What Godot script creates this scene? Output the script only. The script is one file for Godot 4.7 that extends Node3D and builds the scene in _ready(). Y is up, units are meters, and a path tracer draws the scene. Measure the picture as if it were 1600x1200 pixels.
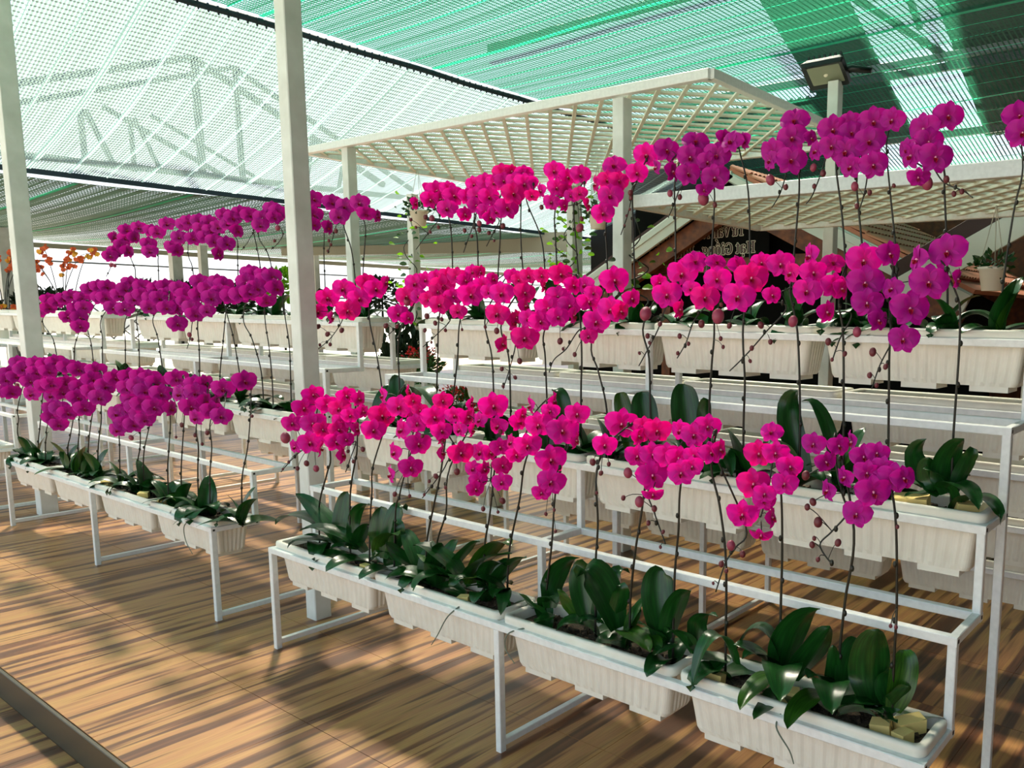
extends Node3D
# An orchid greenhouse: stepped white racks with ribbed planters of magenta moth orchids under green shade nets.

var rng := RandomNumberGenerator.new()
var used := {}
var M := {}          # materials
var G := {}          # shared meshes
var tally := {}      # orchids per rack tier

func _ready() -> void:
	rng.seed = 41
	var cam := Camera3D.new()
	cam.name = "camera"
	cam.position = Vector3(3.4991, 1.5, 1.7761)
	cam.basis = Basis(Vector3.UP, 0.61119) * Basis(Vector3.RIGHT, -0.13498) * Basis(Vector3.BACK, 0.01200)
	# the picture is a crop: its centre lies left of and above the lens axis
	var near := 0.05
	var focal := 1267.13
	cam.set_frustum(near * 1200.0 / focal, Vector2(near * (800.0 - 1080.86) / focal, near * (662.85 - 600.0) / focal), near, 300.0)
	add_child(cam)
	var env := Environment.new()
	var sm := ProceduralSkyMaterial.new()
	sm.sky_top_color = Color(0.80, 0.90, 1.0)
	sm.sky_horizon_color = Color(1, 1, 1)
	sm.ground_horizon_color = Color(0.85, 0.85, 0.82)
	sm.ground_bottom_color = Color(0.5, 0.5, 0.46)
	sm.sky_energy_multiplier = 1.0
	var sky := Sky.new()
	sky.sky_material = sm
	env.background_mode = Environment.BG_SKY
	env.sky = sky
	env.background_energy_multiplier = 1.7
	env.tonemap_mode = Environment.TONE_MAPPER_LINEAR
	env.tonemap_exposure = 0.98
	env.sdfgi_enabled = true
	env.ssao_enabled = true
	env.ssil_enabled = true
	var we := WorldEnvironment.new()
	we.name = "environment"
	we.environment = env
	add_child(we)
	var sun := DirectionalLight3D.new()
	sun.name = "sun"
	var down := Vector3(0.62, -1.0, 0.42).normalized()
	sun.basis = Basis.looking_at(down, Vector3.UP)
	sun.light_energy = 7.5
	sun.light_color = Color(1.0, 0.96, 0.88)
	sun.light_angular_distance = 5.0
	sun.shadow_enabled = true
	add_child(sun)

	make_materials()
	make_meshes()
	build_floor()
	build_roof()
	build_racks()
	build_posts()
	build_lattices()
	build_house()
	build_background()
	plant_orchids()
	build_small_things()

# ------------------------------------------------------------------ helpers
func numbered(n: String) -> String:
	if not used.has(n):
		used[n] = 0
		return n
	used[n] += 1
	return "%s_%03d" % [n, used[n]]

func tag(o: Node, label: String, category: String, group := "", kind := "") -> void:
	if label: o.set_meta("label", label)
	if category: o.set_meta("category", category)
	if group: o.set_meta("group", group)
	if kind: o.set_meta("kind", kind)

func thing(called: String, label: String, category: String, at := Vector3.ZERO, group := "", kind := "") -> Node3D:
	var o := Node3D.new()
	o.name = numbered(called)
	o.position = at
	add_child(o)
	tag(o, label, category, group, kind)
	return o

func part(called: String, mesh: Mesh, mat: Material, parent: Node = self, t := Transform3D.IDENTITY) -> MeshInstance3D:
	var o := MeshInstance3D.new()
	o.name = numbered(called) if parent == self else called
	o.mesh = mesh
	if mat: o.material_override = mat
	o.transform = t
	parent.add_child(o, true)
	return o

func st_new() -> SurfaceTool:
	var st := SurfaceTool.new()
	st.begin(Mesh.PRIMITIVE_TRIANGLES)
	return st

func done(st: SurfaceTool, smooth := false) -> ArrayMesh:
	if smooth: st.index()
	st.generate_normals()
	return st.commit()

func quad(st: SurfaceTool, a: Vector3, b: Vector3, c: Vector3, d: Vector3) -> void:
	for v in [a, b, c, a, c, d]: st.add_vertex(v)

# a box; frame gives axes and centre
func box(st: SurfaceTool, size: Vector3, t := Transform3D.IDENTITY) -> void:
	st.set_smooth_group(-1)
	var h := size * 0.5
	var p := []
	for i in 8:
		p.append(t * Vector3(h.x if i & 1 else -h.x, h.y if i & 2 else -h.y, h.z if i & 4 else -h.z))
	quad(st, p[4], p[6], p[7], p[5]); quad(st, p[1], p[3], p[2], p[0])
	quad(st, p[5], p[7], p[3], p[1]); quad(st, p[0], p[2], p[6], p[4])
	quad(st, p[6], p[2], p[3], p[7]); quad(st, p[0], p[4], p[5], p[1])

# a bar with chamfered edges from a to b, w wide (sideways) and h high
func bar(st: SurfaceTool, a: Vector3, b: Vector3, w: float, h: float, ch := 0.0022, up := Vector3.UP) -> void:
	st.set_smooth_group(-1)
	var d := (b - a).normalized()
	if absf(d.dot(up)) > 0.98: up = Vector3.RIGHT if absf(d.x) < 0.9 else Vector3.BACK
	var s := d.cross(up).normalized()
	var u := s.cross(d).normalized()
	var x := w * 0.5
	var y := h * 0.5
	var ring := [Vector2(x - ch, y), Vector2(x, y - ch), Vector2(x, -y + ch), Vector2(x - ch, -y), Vector2(-x + ch, -y), Vector2(-x, -y + ch), Vector2(-x, y - ch), Vector2(-x + ch, y)]
	var pa := []
	var pb := []
	for q in ring:
		pa.append(a + s * q.x + u * q.y)
		pb.append(b + s * q.x + u * q.y)
	for i in 8:
		var j := (i + 1) % 8
		quad(st, pa[i], pa[j], pb[j], pb[i])
	for i in range(1, 7):
		for v in [pb[0], pb[i], pb[i + 1], pa[0], pa[i + 1], pa[i]]: st.add_vertex(v)

func bar_mesh(a: Vector3, b: Vector3, w: float, h: float, ch := 0.0022, up := Vector3.UP) -> ArrayMesh:
	var st := st_new()
	bar(st, a, b, w, h, ch, up)
	return done(st)

func box_mesh(size: Vector3, t := Transform3D.IDENTITY) -> ArrayMesh:
	var st := st_new()
	box(st, size, t)
	return done(st)

# a round tube through points
func tube(st: SurfaceTool, pts: Array, r0: float, r1: float, sides := 6) -> void:
	st.set_smooth_group(0)
	var n := pts.size()
	if n < 2: return
	var rings := []
	var side := Vector3.ZERO
	for i in n:
		var d: Vector3 = (pts[mini(i + 1, n - 1)] - pts[maxi(i - 1, 0)])
		if d.length() < 1e-7: d = Vector3.UP
		d = d.normalized()
		if i == 0:
			side = d.cross(Vector3.UP if absf(d.y) < 0.9 else Vector3.RIGHT).normalized()
		else:
			side = (side - d * side.dot(d)).normalized()
		var up := side.cross(d)
		var r := lerpf(r0, r1, float(i) / (n - 1))
		var ring := []
		for k in sides:
			var an := TAU * k / sides
			ring.append(pts[i] + (side * cos(an) + up * sin(an)) * r)
		rings.append(ring)
	for i in n - 1:
		for k in sides:
			var k2 := (k + 1) % sides
			quad(st, rings[i][k], rings[i][k2], rings[i + 1][k2], rings[i + 1][k])
	for k in range(1, sides - 1):
		for v in [rings[0][0], rings[0][k + 1], rings[0][k], rings[n - 1][0], rings[n - 1][k], rings[n - 1][k + 1]]: st.add_vertex(v)

func spline(ctrl: Array, per := 5) -> Array:
	var out := []
	var n := ctrl.size()
	for i in n - 1:
		var a: Vector3 = ctrl[maxi(i - 1, 0)]
		var b: Vector3 = ctrl[i]
		var c: Vector3 = ctrl[i + 1]
		var d: Vector3 = ctrl[mini(i + 2, n - 1)]
		for k in per:
			out.append(b.cubic_interpolate(c, a, d, float(k) / per))
	out.append(ctrl[n - 1])
	return out

func ball(st: SurfaceTool, at: Vector3, r: Vector3, b := Basis.IDENTITY, nu := 8, nv := 6) -> void:
	st.set_smooth_group(0)
	var P := func(i: int, j: int):
		var th := PI * j / nv
		var ph := TAU * (i % nu) / nu
		return at + b * Vector3(r.x * sin(th) * cos(ph), r.y * cos(th), r.z * sin(th) * sin(ph))
	for j in nv:
		for i in nu:
			var a = P.call(i, j)
			var bb = P.call(i + 1, j)
			var c = P.call(i + 1, j + 1)
			var d = P.call(i, j + 1)
			if j > 0: for v in [a, c, bb]: st.add_vertex(v)
			if j < nv - 1: for v in [a, d, c]: st.add_vertex(v)

func lathe(st: SurfaceTool, prof: Array, at := Vector3.ZERO, sides := 20) -> void:
	st.set_smooth_group(0)
	for i in prof.size() - 1:
		for k in sides:
			var a0 := TAU * k / sides
			var a1 := TAU * (k + 1) / sides
			var p: Vector2 = prof[i]
			var q: Vector2 = prof[i + 1]
			var A := at + Vector3(p.x * cos(a0), p.y, p.x * sin(a0))
			var B := at + Vector3(p.x * cos(a1), p.y, p.x * sin(a1))
			var C := at + Vector3(q.x * cos(a1), q.y, q.x * sin(a1))
			var D := at + Vector3(q.x * cos(a0), q.y, q.x * sin(a0))
			quad(st, A, B, C, D)

func mat(c: Color, rough := 0.6, spec := 0.5) -> StandardMaterial3D:
	var m := StandardMaterial3D.new()
	m.albedo_color = c
	m.roughness = rough
	m.metallic_specular = spec
	return m

func noise_tex(freq: float, lo: Color, hi: Color, sd: int, size := 512, type := FastNoiseLite.TYPE_SIMPLEX_SMOOTH, oct := 4) -> NoiseTexture2D:
	var n := FastNoiseLite.new()
	n.seed = sd
	n.noise_type = type
	n.frequency = freq
	n.fractal_octaves = oct
	var t := NoiseTexture2D.new()
	t.width = size
	t.height = size
	t.seamless = true
	t.noise = n
	var g := Gradient.new()
	g.set_color(0, lo)
	g.set_color(1, hi)
	t.color_ramp = g
	return t

func triplanar(m: StandardMaterial3D, s: float, world := false) -> void:
	m.uv1_triplanar = true
	m.uv1_world_triplanar = world
	m.uv1_scale = Vector3(s, s, s)

# ------------------------------------------------------------------ materials
func make_materials() -> void:
	# white plastic of the planters, with faint grime
	var m := mat(Color(1, 1, 1), 0.42)
	m.albedo_texture = noise_tex(0.01, Color(0.86, 0.84, 0.78), Color(0.91, 0.90, 0.85), 3)
	triplanar(m, 2.0)
	M.plastic = m
	# white paint on steel tube, a few chips and rust stains
	m = mat(Color(1, 1, 1), 0.35)
	var t := noise_tex(0.02, Color(0.86, 0.87, 0.86), Color(0.93, 0.94, 0.93), 7)
	t.color_ramp.add_point(0.10, Color(0.88, 0.89, 0.88))
	m.albedo_texture = t
	triplanar(m, 3.0)
	M.paint = m
	m = mat(Color(1, 1, 1), 0.5)
	m.albedo_texture = noise_tex(0.008, Color(0.79, 0.80, 0.77), Color(0.88, 0.89, 0.87), 12)
	triplanar(m, 1.2)
	M.post = m
	M.cap = mat(Color(0.10, 0.09, 0.09), 0.6)
	M.lath = mat(Color(0.86, 0.88, 0.82), 0.5)
	M.floor = wood_material()
	M.riser = mat(Color(0.23, 0.20, 0.12), 0.5)
	M.grout = mat(Color(0.62, 0.50, 0.38), 0.8)
	# orchid
	for i in 4:
		var c: Color = [Color(0.98, 0.03, 0.74), Color(0.93, 0.03, 0.70), Color(0.74, 0.02, 0.60), Color(0.97, 0.03, 0.66)][i]
		m = mat(Color(1, 1, 1), 0.55, 0.35)
		m.vertex_color_use_as_albedo = true
		m.albedo_color = c
		m.backlight_enabled = true
		m.backlight = Color(c.r * 0.95, c.g, c.b * 0.95)
		m.rim_enabled = true
		m.rim = 0.25
		m.rim_tint = 0.6
		M["petal%d" % i] = m
	M.lip = mat(Color(0.60, 0.01, 0.16), 0.4)
	M.column = mat(Color(0.95, 0.62, 0.74), 0.4)
	M.bud = mat(Color(0.40, 0.15, 0.18), 0.5)
	M.bud_pink = mat(Color(0.58, 0.22, 0.32), 0.5)
	m = mat(Color(0.11, 0.11, 0.06), 0.5)
	M.stem = m
	m = mat(Color(1, 1, 1), 0.30)
	m.albedo_texture = noise_tex(0.012, Color(0.05, 0.19, 0.06), Color(0.11, 0.34, 0.11), 21, 256)
	m.uv1_scale = Vector3(3, 0.6, 1)
	m.backlight_enabled = true
	m.backlight = Color(0.06, 0.16, 0.02)
	M.leaf = m
	m = m.duplicate()
	m.albedo_texture = noise_tex(0.012, Color(0.10, 0.24, 0.05), Color(0.24, 0.42, 0.10), 22, 256)
	M.leaf_young = m
	m = mat(Color(1, 1, 1), 0.95)
	m.albedo_texture = noise_tex(0.05, Color(0.10, 0.08, 0.06), Color(0.45, 0.38, 0.28), 31, 256)
	triplanar(m, 8.0)
	M.soil = m
	M.foam = mat(Color(0.90, 0.80, 0.50), 0.9)
	M.root = mat(Color(0.42, 0.46, 0.40), 0.8)
	# nets
	m = mat(Color(0.55, 0.62, 0.61), 0.7)
	m.backlight_enabled = true
	m.backlight = Color(0.42, 0.50, 0.49)
	M.net_pale = m
	m = mat(Color(0.05, 0.32, 0.22), 0.7)
	m.backlight_enabled = true
	m.backlight = Color(0.16, 0.42, 0.32)
	M.net_green = m
	m = mat(Color(0.26, 0.40, 0.34), 0.8)
	m.backlight_enabled = true
	m.backlight = Color(0.10, 0.18, 0.14)
	M.net_dull = m
	m = mat(Color(0.15, 0.85, 0.66), 0.6)
	m.backlight_enabled = true
	m.backlight = Color(0.30, 1.0, 0.78)
	M.stripe_green = m
	m = mat(Color(0.82, 0.97, 0.94), 0.6)
	m.backlight_enabled = true
	m.backlight = Color(0.9, 1.0, 0.98)
	M.stripe_white = m
	M.rope = mat(Color(0.10, 0.18, 0.22), 0.8)
	M.steel = mat(Color(0.42, 0.45, 0.44), 0.55)
	M.roof_sheet = mat(Color(0.16, 0.20, 0.19), 0.6)
	# house
	m = mat(Color(1, 1, 1), 0.55)
	m.albedo_texture = noise_tex(0.02, Color(0.30, 0.14, 0.05), Color(0.52, 0.28, 0.11), 41, 256)
	triplanar(m, 1.5)
	M.timber = m
	M.timber_dark = mat(Color(0.20, 0.08, 0.05), 0.6)
	M.barge = mat(Color(0.80, 0.82, 0.78), 0.5)
	M.black = mat(Color(0.06, 0.06, 0.055), 0.95, 0.2)
	M.letter = mat(Color(0.86, 0.82, 0.72), 0.5)
	M.letter_red = mat(Color(0.22, 0.04, 0.03), 0.5)
	M.tile = mat(Color(0.78, 0.50, 0.38), 0.7)
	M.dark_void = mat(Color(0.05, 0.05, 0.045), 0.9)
	M.lamp_body = mat(Color(0.05, 0.06, 0.06), 0.4)
	m = mat(Color(0.50, 0.51, 0.42), 0.25)
	M.lamp_glass = m
	M.pot = mat(Color(0.88, 0.87, 0.80), 0.45)
	M.string = mat(Color(0.75, 0.74, 0.68), 0.8)
	M.vine = mat(Color(0.34, 0.52, 0.10), 0.5)
	M.vine.backlight_enabled = true
	M.vine.backlight = Color(0.5, 0.75, 0.1)
	M.conifer = mat(Color(0.06, 0.17, 0.04), 0.7)
	M.red_flower = mat(Color(0.85, 0.16, 0.20), 0.6)
	M.orange_flower = mat(Color(0.80, 0.36, 0.18), 0.6)
	M.orange_flower.backlight_enabled = true
	M.orange_flower.backlight = Color(0.70, 0.32, 0.12)
	M.yellow_flower = mat(Color(0.88, 0.62, 0.14), 0.6)
	M.ground = mat(Color(0.80, 0.79, 0.74), 0.9)
	M.fascia = mat(Color(0.66, 0.64, 0.56), 0.7)
	M.wire = mat(Color(0.45, 0.48, 0.50), 0.6)

# printed wood floor: streaks along v
func wood_material() -> StandardMaterial3D:
	var w := 1024
	var h := 512
	var im := Image.create(w, h, false, Image.FORMAT_RGB8)
	var n1 := FastNoiseLite.new()
	n1.seed = 5
	n1.frequency = 1.0
	n1.fractal_octaves = 3
	var n2 := FastNoiseLite.new()
	n2.seed = 9
	n2.frequency = 1.0
	n2.fractal_octaves = 2
	var tan := Color(0.67, 0.47, 0.29)
	var ochre := Color(0.70, 0.52, 0.30)
	var brown := Color(0.46, 0.28, 0.16)
	var dark := Color(0.29, 0.17, 0.095)
	for x in w:
		for y in h:
			var u := float(x) / w
			var v := float(y) / h
			var a := n1.get_noise_2d(u * 24.0, v * 1.5)
			var b := n2.get_noise_2d(u * 42.0 + 40.0, v * 2.0)
			var f := n2.get_noise_2d(u * 300.0, v * 9.0 + 9.0)
			var c := tan.lerp(ochre, clampf(0.5 + b * 1.6, 0.0, 1.0))
			c = c.lerp(brown, smoothstep(-0.06, 0.26, a))
			c = c.lerp(dark, smoothstep(0.10, 0.50, a + b * 0.6) * 0.65)
			c = c * (1.0 + f * 0.10)
			im.set_pixel(x, y, Color(clampf(c.r, 0, 1), clampf(c.g, 0, 1), clampf(c.b, 0, 1)))
	var m := mat(Color(1, 1, 1), 0.34)
	m.albedo_texture = ImageTexture.create_from_image(im)
	return m

# ------------------------------------------------------------------ shared meshes
# a petal along +y from the origin, facing +z; vertex colour: pale rim, deep heart
func petal(st: SurfaceTool, length: float, hw: float, skew: float, cup: float, back: float, t: Transform3D, nu := 8, nv := 6, a := 0.80, b := 0.48) -> void:
	st.set_smooth_group(0)
	var P := func(i: int, j: int):
		var u := lerpf(0.02, 1.0, float(i) / nu)
		var v := float(j) / nv * 2.0 - 1.0
		var w := hw * pow(maxf(sin(PI * pow(u, a)), 0.0), b) + 0.012 * (1.0 - u)
		var x := v * w + skew * u * u
		var z := cup * v * v * w / hw - back * u * u + 0.05 * sin(u * PI) - 0.02 * cos(v * 5.0) * u
		return t * Vector3(x, u * length, z)
	var C := func(i: int, j: int):
		var u := float(i) / nu
		var v := absf(float(j) / nv * 2.0 - 1.0)
		var rim := maxf(smoothstep(0.75, 1.0, v), smoothstep(0.88, 1.0, u))
		var vein := 0.05 * sin(v * 16.0)
		var k := 0.70 + 0.22 * smoothstep(0.2, 0.9, maxf(u, v)) + vein
		var heart := 1.0 - smoothstep(0.0, 0.35, u)
		return Color(k + 0.12 * rim, 1.0 + rim * 6.0, (k - 0.22 * heart) + 0.14 * rim)
	for i in nu:
		for j in nv:
			for q in [[i, j], [i + 1, j], [i + 1, j + 1], [i, j], [i + 1, j + 1], [i, j + 1]]:
				st.set_color(C.call(q[0], q[1]))
				st.add_vertex(P.call(q[0], q[1]))

func rot_z(deg: float, tilt := 0.0, at := Vector3(0, -0.03, 0)) -> Transform3D:
	return Transform3D(Basis(Vector3.BACK, deg_to_rad(deg)) * Basis(Vector3.RIGHT, deg_to_rad(tilt)), at)

func leaf_mesh(e0: float, droop: float, fold: float, twist: float) -> ArrayMesh:
	var st := st_new()
	st.set_smooth_group(0)
	var nu := 12
	var nv := 6
	var pts := []
	var dirs := []
	var p := Vector3.ZERO
	for i in nu + 1:
		var u := float(i) / nu
		var e := deg_to_rad(e0 - droop * u * u - droop * 0.25 * u)
		pts.append(p)
		var d := Vector3(sin(twist * u * 0.4) * 0.4, sin(e), cos(e)).normalized()
		dirs.append(d)
		p += d / nu
	var P := func(i: int, j: int):
		var u := float(i) / nu
		var v := float(j) / nv * 2.0 - 1.0
		var w := 0.185 * pow(maxf(sin(PI * pow(lerpf(0.03, 1.0, u), 0.82)), 0.0), 0.55) + 0.025 * (1.0 - u)
		var d: Vector3 = dirs[i]
		var s := d.cross(Vector3.UP).normalized()
		var n := s.cross(d)
		s = s.rotated(d, twist * u)
		n = n.rotated(d, twist * u)
		return pts[i] + s * v * w + n * (fold * absf(v) * w + 0.02 * v * v * sin(u * 6.0))
	for i in nu:
		for j in nv:
			for q in [[i, j], [i + 1, j + 1], [i + 1, j], [i, j], [i, j + 1], [i + 1, j + 1]]:
				st.set_uv(Vector2(float(q[1]) / nv, float(q[0]) / nu))
				st.add_vertex(P.call(q[0], q[1]))
	return done(st)

# rounded rectangle outline, n points per corner, s points per long side; ribs push the straight sides in and out
func outline(L: float, W: float, r: float, nl: int, nw: int, rib := 0.0) -> Array:
	var pts := []
	var l := L * 0.5
	var w := W * 0.5
	for side in 4:
		var n: int = nl if side % 2 == 0 else nw
		var a: Vector2 = [Vector2(-l + r, w), Vector2(l, w - r), Vector2(l - r, -w), Vector2(-l, -w + r)][side]
		var b: Vector2 = [Vector2(l - r, w), Vector2(l, -w + r), Vector2(-l + r, -w), Vector2(-l, w - r)][side]
		var out: Vector2 = [Vector2(0, 1), Vector2(1, 0), Vector2(0, -1), Vector2(-1, 0)][side]
		for k in n:
			pts.append(a.lerp(b, float(k) / n) + out * (-rib if k % 4 >= 2 else 0.0))
		var c: Vector2 = [Vector2(l - r, w - r), Vector2(l - r, -w + r), Vector2(-l + r, -w + r), Vector2(-l + r, w - r)][side]
		for k in 5:
			var an: float = [PI / 2, 0.0, -PI / 2, PI][side] - PI / 2 * k / 5.0
			pts.append(c + Vector2(cos(an), sin(an)) * r)
	return pts

func loft(st: SurfaceTool, rings: Array, smooth := 0) -> void:
	st.set_smooth_group(smooth)
	for i in rings.size() - 1:
		var A: Array = rings[i]
		var B: Array = rings[i + 1]
		for k in A.size():
			var j := (k + 1) % A.size()
			quad(st, A[k], A[j], B[j], B[k])

func lift(o: Array, y: float) -> Array:
	return o.map(func(q): return Vector3(q.x, y, q.y))

func cap(st: SurfaceTool, ring: Array, up: bool) -> void:
	st.set_smooth_group(-1)
	var c := Vector3.ZERO
	for v in ring: c += v
	c /= ring.size()
	for k in ring.size():
		var j := (k + 1) % ring.size()
		if up: for v in [c, ring[k], ring[j]]: st.add_vertex(v)
		else: for v in [c, ring[j], ring[k]]: st.add_vertex(v)

func make_meshes() -> void:
	var st := st_new()
	petal(st, 0.50, 0.30, 0.035, 0.05, 0.10, rot_z(0, 0, Vector3.ZERO))
	G.petal_l = done(st)
	st = st_new()
	petal(st, 0.50, 0.30, -0.035, 0.05, 0.10, rot_z(0, 0, Vector3.ZERO))
	G.petal_r = done(st)
	st = st_new()
	petal(st, 0.46, 0.165, 0.0, 0.03, 0.06, rot_z(0, 0, Vector3.ZERO), 7, 4, 0.9, 0.55)
	G.sepal = done(st)
	G.flower_parts = [["petal", G.petal_l, rot_z(80, 0, Vector3(0, -0.03, 0.012))], ["petal", G.petal_r, rot_z(-80, 0, Vector3(0, -0.03, 0.012))], ["sepal", G.sepal, rot_z(0, 6)], ["sepal", G.sepal, rot_z(147, 6)], ["sepal", G.sepal, rot_z(-147, 6)]]
	# whole corolla in one mesh for the far rack
	st = st_new()
	petal(st, 0.50, 0.30, 0.035, 0.05, 0.10, rot_z(80, 0, Vector3(0, -0.03, 0.012)), 6, 4)
	petal(st, 0.50, 0.30, -0.035, 0.05, 0.10, rot_z(-80, 0, Vector3(0, -0.03, 0.012)), 6, 4)
	for an in [0, 147, -147]: petal(st, 0.46, 0.165, 0, 0.03, 0.06, rot_z(an, 6), 5, 3, 0.9, 0.55)
	G.corolla = done(st)
	st = st_new()
	petal(st, 0.21, 0.085, 0, -0.05, -0.10, Transform3D(Basis(Vector3.RIGHT, deg_to_rad(60)) * Basis(Vector3.BACK, PI), Vector3(0, -0.08, 0.03)), 5, 4, 0.7, 0.8)
	petal(st, 0.15, 0.07, 0, 0.06, -0.05, Transform3D(Basis(Vector3.BACK, 1.0) * Basis(Vector3.RIGHT, 0.9), Vector3(-0.02, -0.09, 0.03)), 4, 4)
	petal(st, 0.15, 0.07, 0, 0.06, -0.05, Transform3D(Basis(Vector3.BACK, -1.0) * Basis(Vector3.RIGHT, 0.9), Vector3(0.02, -0.09, 0.03)), 4, 4)
	ball(st, Vector3(0, -0.10, 0.06), Vector3(0.035, 0.03, 0.04))
	G.lip = done(st)
	st = st_new()
	ball(st, Vector3(0, -0.035, 0.06), Vector3(0.028, 0.04, 0.05))
	tube(st, [Vector3(0, -0.03, -0.12), Vector3(0, -0.03, 0.05)], 0.02, 0.025)
	G.column = done(st)
	st = st_new()
	ball(st, Vector3.ZERO, Vector3(0.46, 0.58, 0.46), Basis.IDENTITY, 12, 8)
	G.bud = done(st)
	G.leaves = []
	for q in [[18, 40, 0.25, 0.1], [35, 75, 0.30, -0.3], [55, 95, 0.22, 0.3], [75, 60, 0.35, -0.2], [8, 35, 0.2, 0.5], [48, 130, 0.25, -0.1], [85, 35, 0.3, 0.4], [25, 110, 0.15, -0.5]]:
		G.leaves.append(leaf_mesh(q[0], q[1], q[2], q[3]))
	# planter parts (origin at the centre of the rail plane)
	st = st_new()
	var rings := []
	for q in [[0.682, 0.160, 0.022, 0.0], [0.676, 0.156, 0.022, 0.003], [0.648, 0.139, 0.02, 0.003], [0.635, 0.132, 0.02, 0.003], [0.620, 0.123, 0.018, 0.0]]:
		rings.append(outline(q[0], q[1], q[2], 76, 20, q[3]))
	var ys := [-0.001, -0.018, -0.10, -0.142, -0.155]
	var L := []
	for i in 5: L.append(lift(rings[i], ys[i]))
	loft(st, L, -1)
	cap(st, L[4], false)
	G.planter_body = done(st)
	st = st_new()
	L = []
	for q in [[0.717, 0.191, 0.026, -0.004], [0.719, 0.193, 0.027, 0.012], [0.713, 0.188, 0.024, 0.021], [0.700, 0.176, 0.020, 0.023], [0.676, 0.156, 0.018, 0.022], [0.667, 0.149, 0.016, 0.016], [0.661, 0.143, 0.016, -0.03]]:
		L.append(lift(outline(q[0], q[1], q[2], 8, 4), q[3]))
	loft(st, L, 0)
	loft(st, [lift(outline(0.682, 0.160, 0.02, 8, 4), -0.004), lift(outline(0.717, 0.191, 0.026, 8, 4), -0.004)], -1)
	G.planter_rim = done(st)
	st = st_new()
	L = [lift(outline(0.663, 0.145, 0.016, 8, 4), -0.012)]
	cap(st, L[0], true)
	for k in 60:
		var b := Basis(Vector3.UP, rng.randf() * TAU) * Basis(Vector3.RIGHT, rng.randf_range(-0.5, 0.5))
		box(st, Vector3(rng.randf_range(0.01, 0.035), 0.012, rng.randf_range(0.008, 0.02)), Transform3D(b, Vector3(rng.randf_range(-0.30, 0.30), -0.008, rng.randf_range(-0.06, 0.06))))
	G.planter_soil = done(st)
	G.planter_foot = box_mesh(Vector3(0.12, 0.02, 0.116), Transform3D(Basis.IDENTITY, Vector3(0, -0.164, 0)))

# ------------------------------------------------------------------ floor
func build_floor() -> void:
	var fl := thing("floor", "", "", Vector3.ZERO, "", "structure")
	part("floor_bed", box_mesh(Vector3(26, 0.5, 16.8), Transform3D(Basis.IDENTITY, Vector3(-6, -0.258, -7.61))), M.grout, fl)
	# tiles: 0.5 m squares cut from a 2.0 m print of long wood streaks
	var kinds := []
	for k in 16:
		var st := st_new()
		st.set_smooth_group(-1)
		var h := 0.2490
		var o := Vector2((3 - k % 4) * 0.25, (3 - k / 4) * 0.25)
		for q in [[-1, -1], [1, -1], [1, 1], [-1, -1], [1, 1], [-1, 1]]:
			st.set_uv(o + Vector2((q[0] + 1) * 0.125, (q[1] + 1) * 0.125))
			st.add_vertex(Vector3(q[0] * h, 0, q[1] * h))
		for e in [[Vector3(-h, 0, h), Vector3(h, 0, h)], [Vector3(h, 0, h), Vector3(h, 0, -h)], [Vector3(h, 0, -h), Vector3(-h, 0, -h)], [Vector3(-h, 0, -h), Vector3(-h, 0, h)]]:
			var a: Vector3 = e[0]
			var b: Vector3 = e[1]
			for v in [a, b, b + Vector3(0, -0.008, 0), a, b + Vector3(0, -0.008, 0), a + Vector3(0, -0.008, 0)]:
				st.set_uv(o)
				st.add_vertex(v)
		kinds.append(done(st))
	for i in 20:
		for j in 13:
			part("floor_tile", kinds[i % 4 + 4 * (j % 4)], M.floor, fl, Transform3D(Basis.IDENTITY, Vector3(4.0 - 0.5 * i, 0, 0.54 - 0.5 * j)))
	var far := st_new()
	far.set_smooth_group(-1)
	for i in 40:
		for j in 32:
			if i < 20 and j < 13: continue
			var c := Vector3(4.0 - 0.5 * i, -0.0005, 0.54 - 0.5 * j)
			var o := Vector2((3 - i % 4) * 0.25, (3 - j % 4) * 0.25)
			for q in [[-1, -1], [1, -1], [1, 1], [-1, -1], [1, 1], [-1, 1]]:
				far.set_uv(o + Vector2((q[0] + 1) * 0.125, (q[1] + 1) * 0.125))
				far.add_vertex(c + Vector3(q[0] * 0.2490, 0, q[1] * 0.2490))
	var fm := part("far_tiles", done(far), M.floor, fl)
	fm.set_meta("kind", "stuff")
	var st2 := st_new()
	bar(st2, Vector3(-19, -0.02, 0.797), Vector3(7, -0.02, 0.797), 0.014, 0.035)
	box(st2, Vector3(26, 0.13, 0.01), Transform3D(Basis.IDENTITY, Vector3(-6, -0.10, 0.795)))
	part("step_riser", done(st2), M.riser, fl)
	var low := thing("floor", "", "", Vector3(0, -0.13, 0), "", "structure")
	part("floor_bed", box_mesh(Vector3(26, 0.4, 6), Transform3D(Basis.IDENTITY, Vector3(-6, -0.209, 3.8))), M.grout, low)
	for i in 17:
		for j in 3:
			part("floor_tile", kinds[(i + 2) % 4 + 4 * ((j + 1) % 4)], M.floor, low, Transform3D(Basis.IDENTITY, Vector3(4.2 - 0.5 * i, 0, 1.05 + 0.5 * j)))
	var g := part("ground", box_mesh(Vector3(120, 0.3, 120), Transform3D(Basis.IDENTITY, Vector3(-20, -0.75, -20))), M.ground)
	tag(g, "", "", "", "structure")

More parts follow.
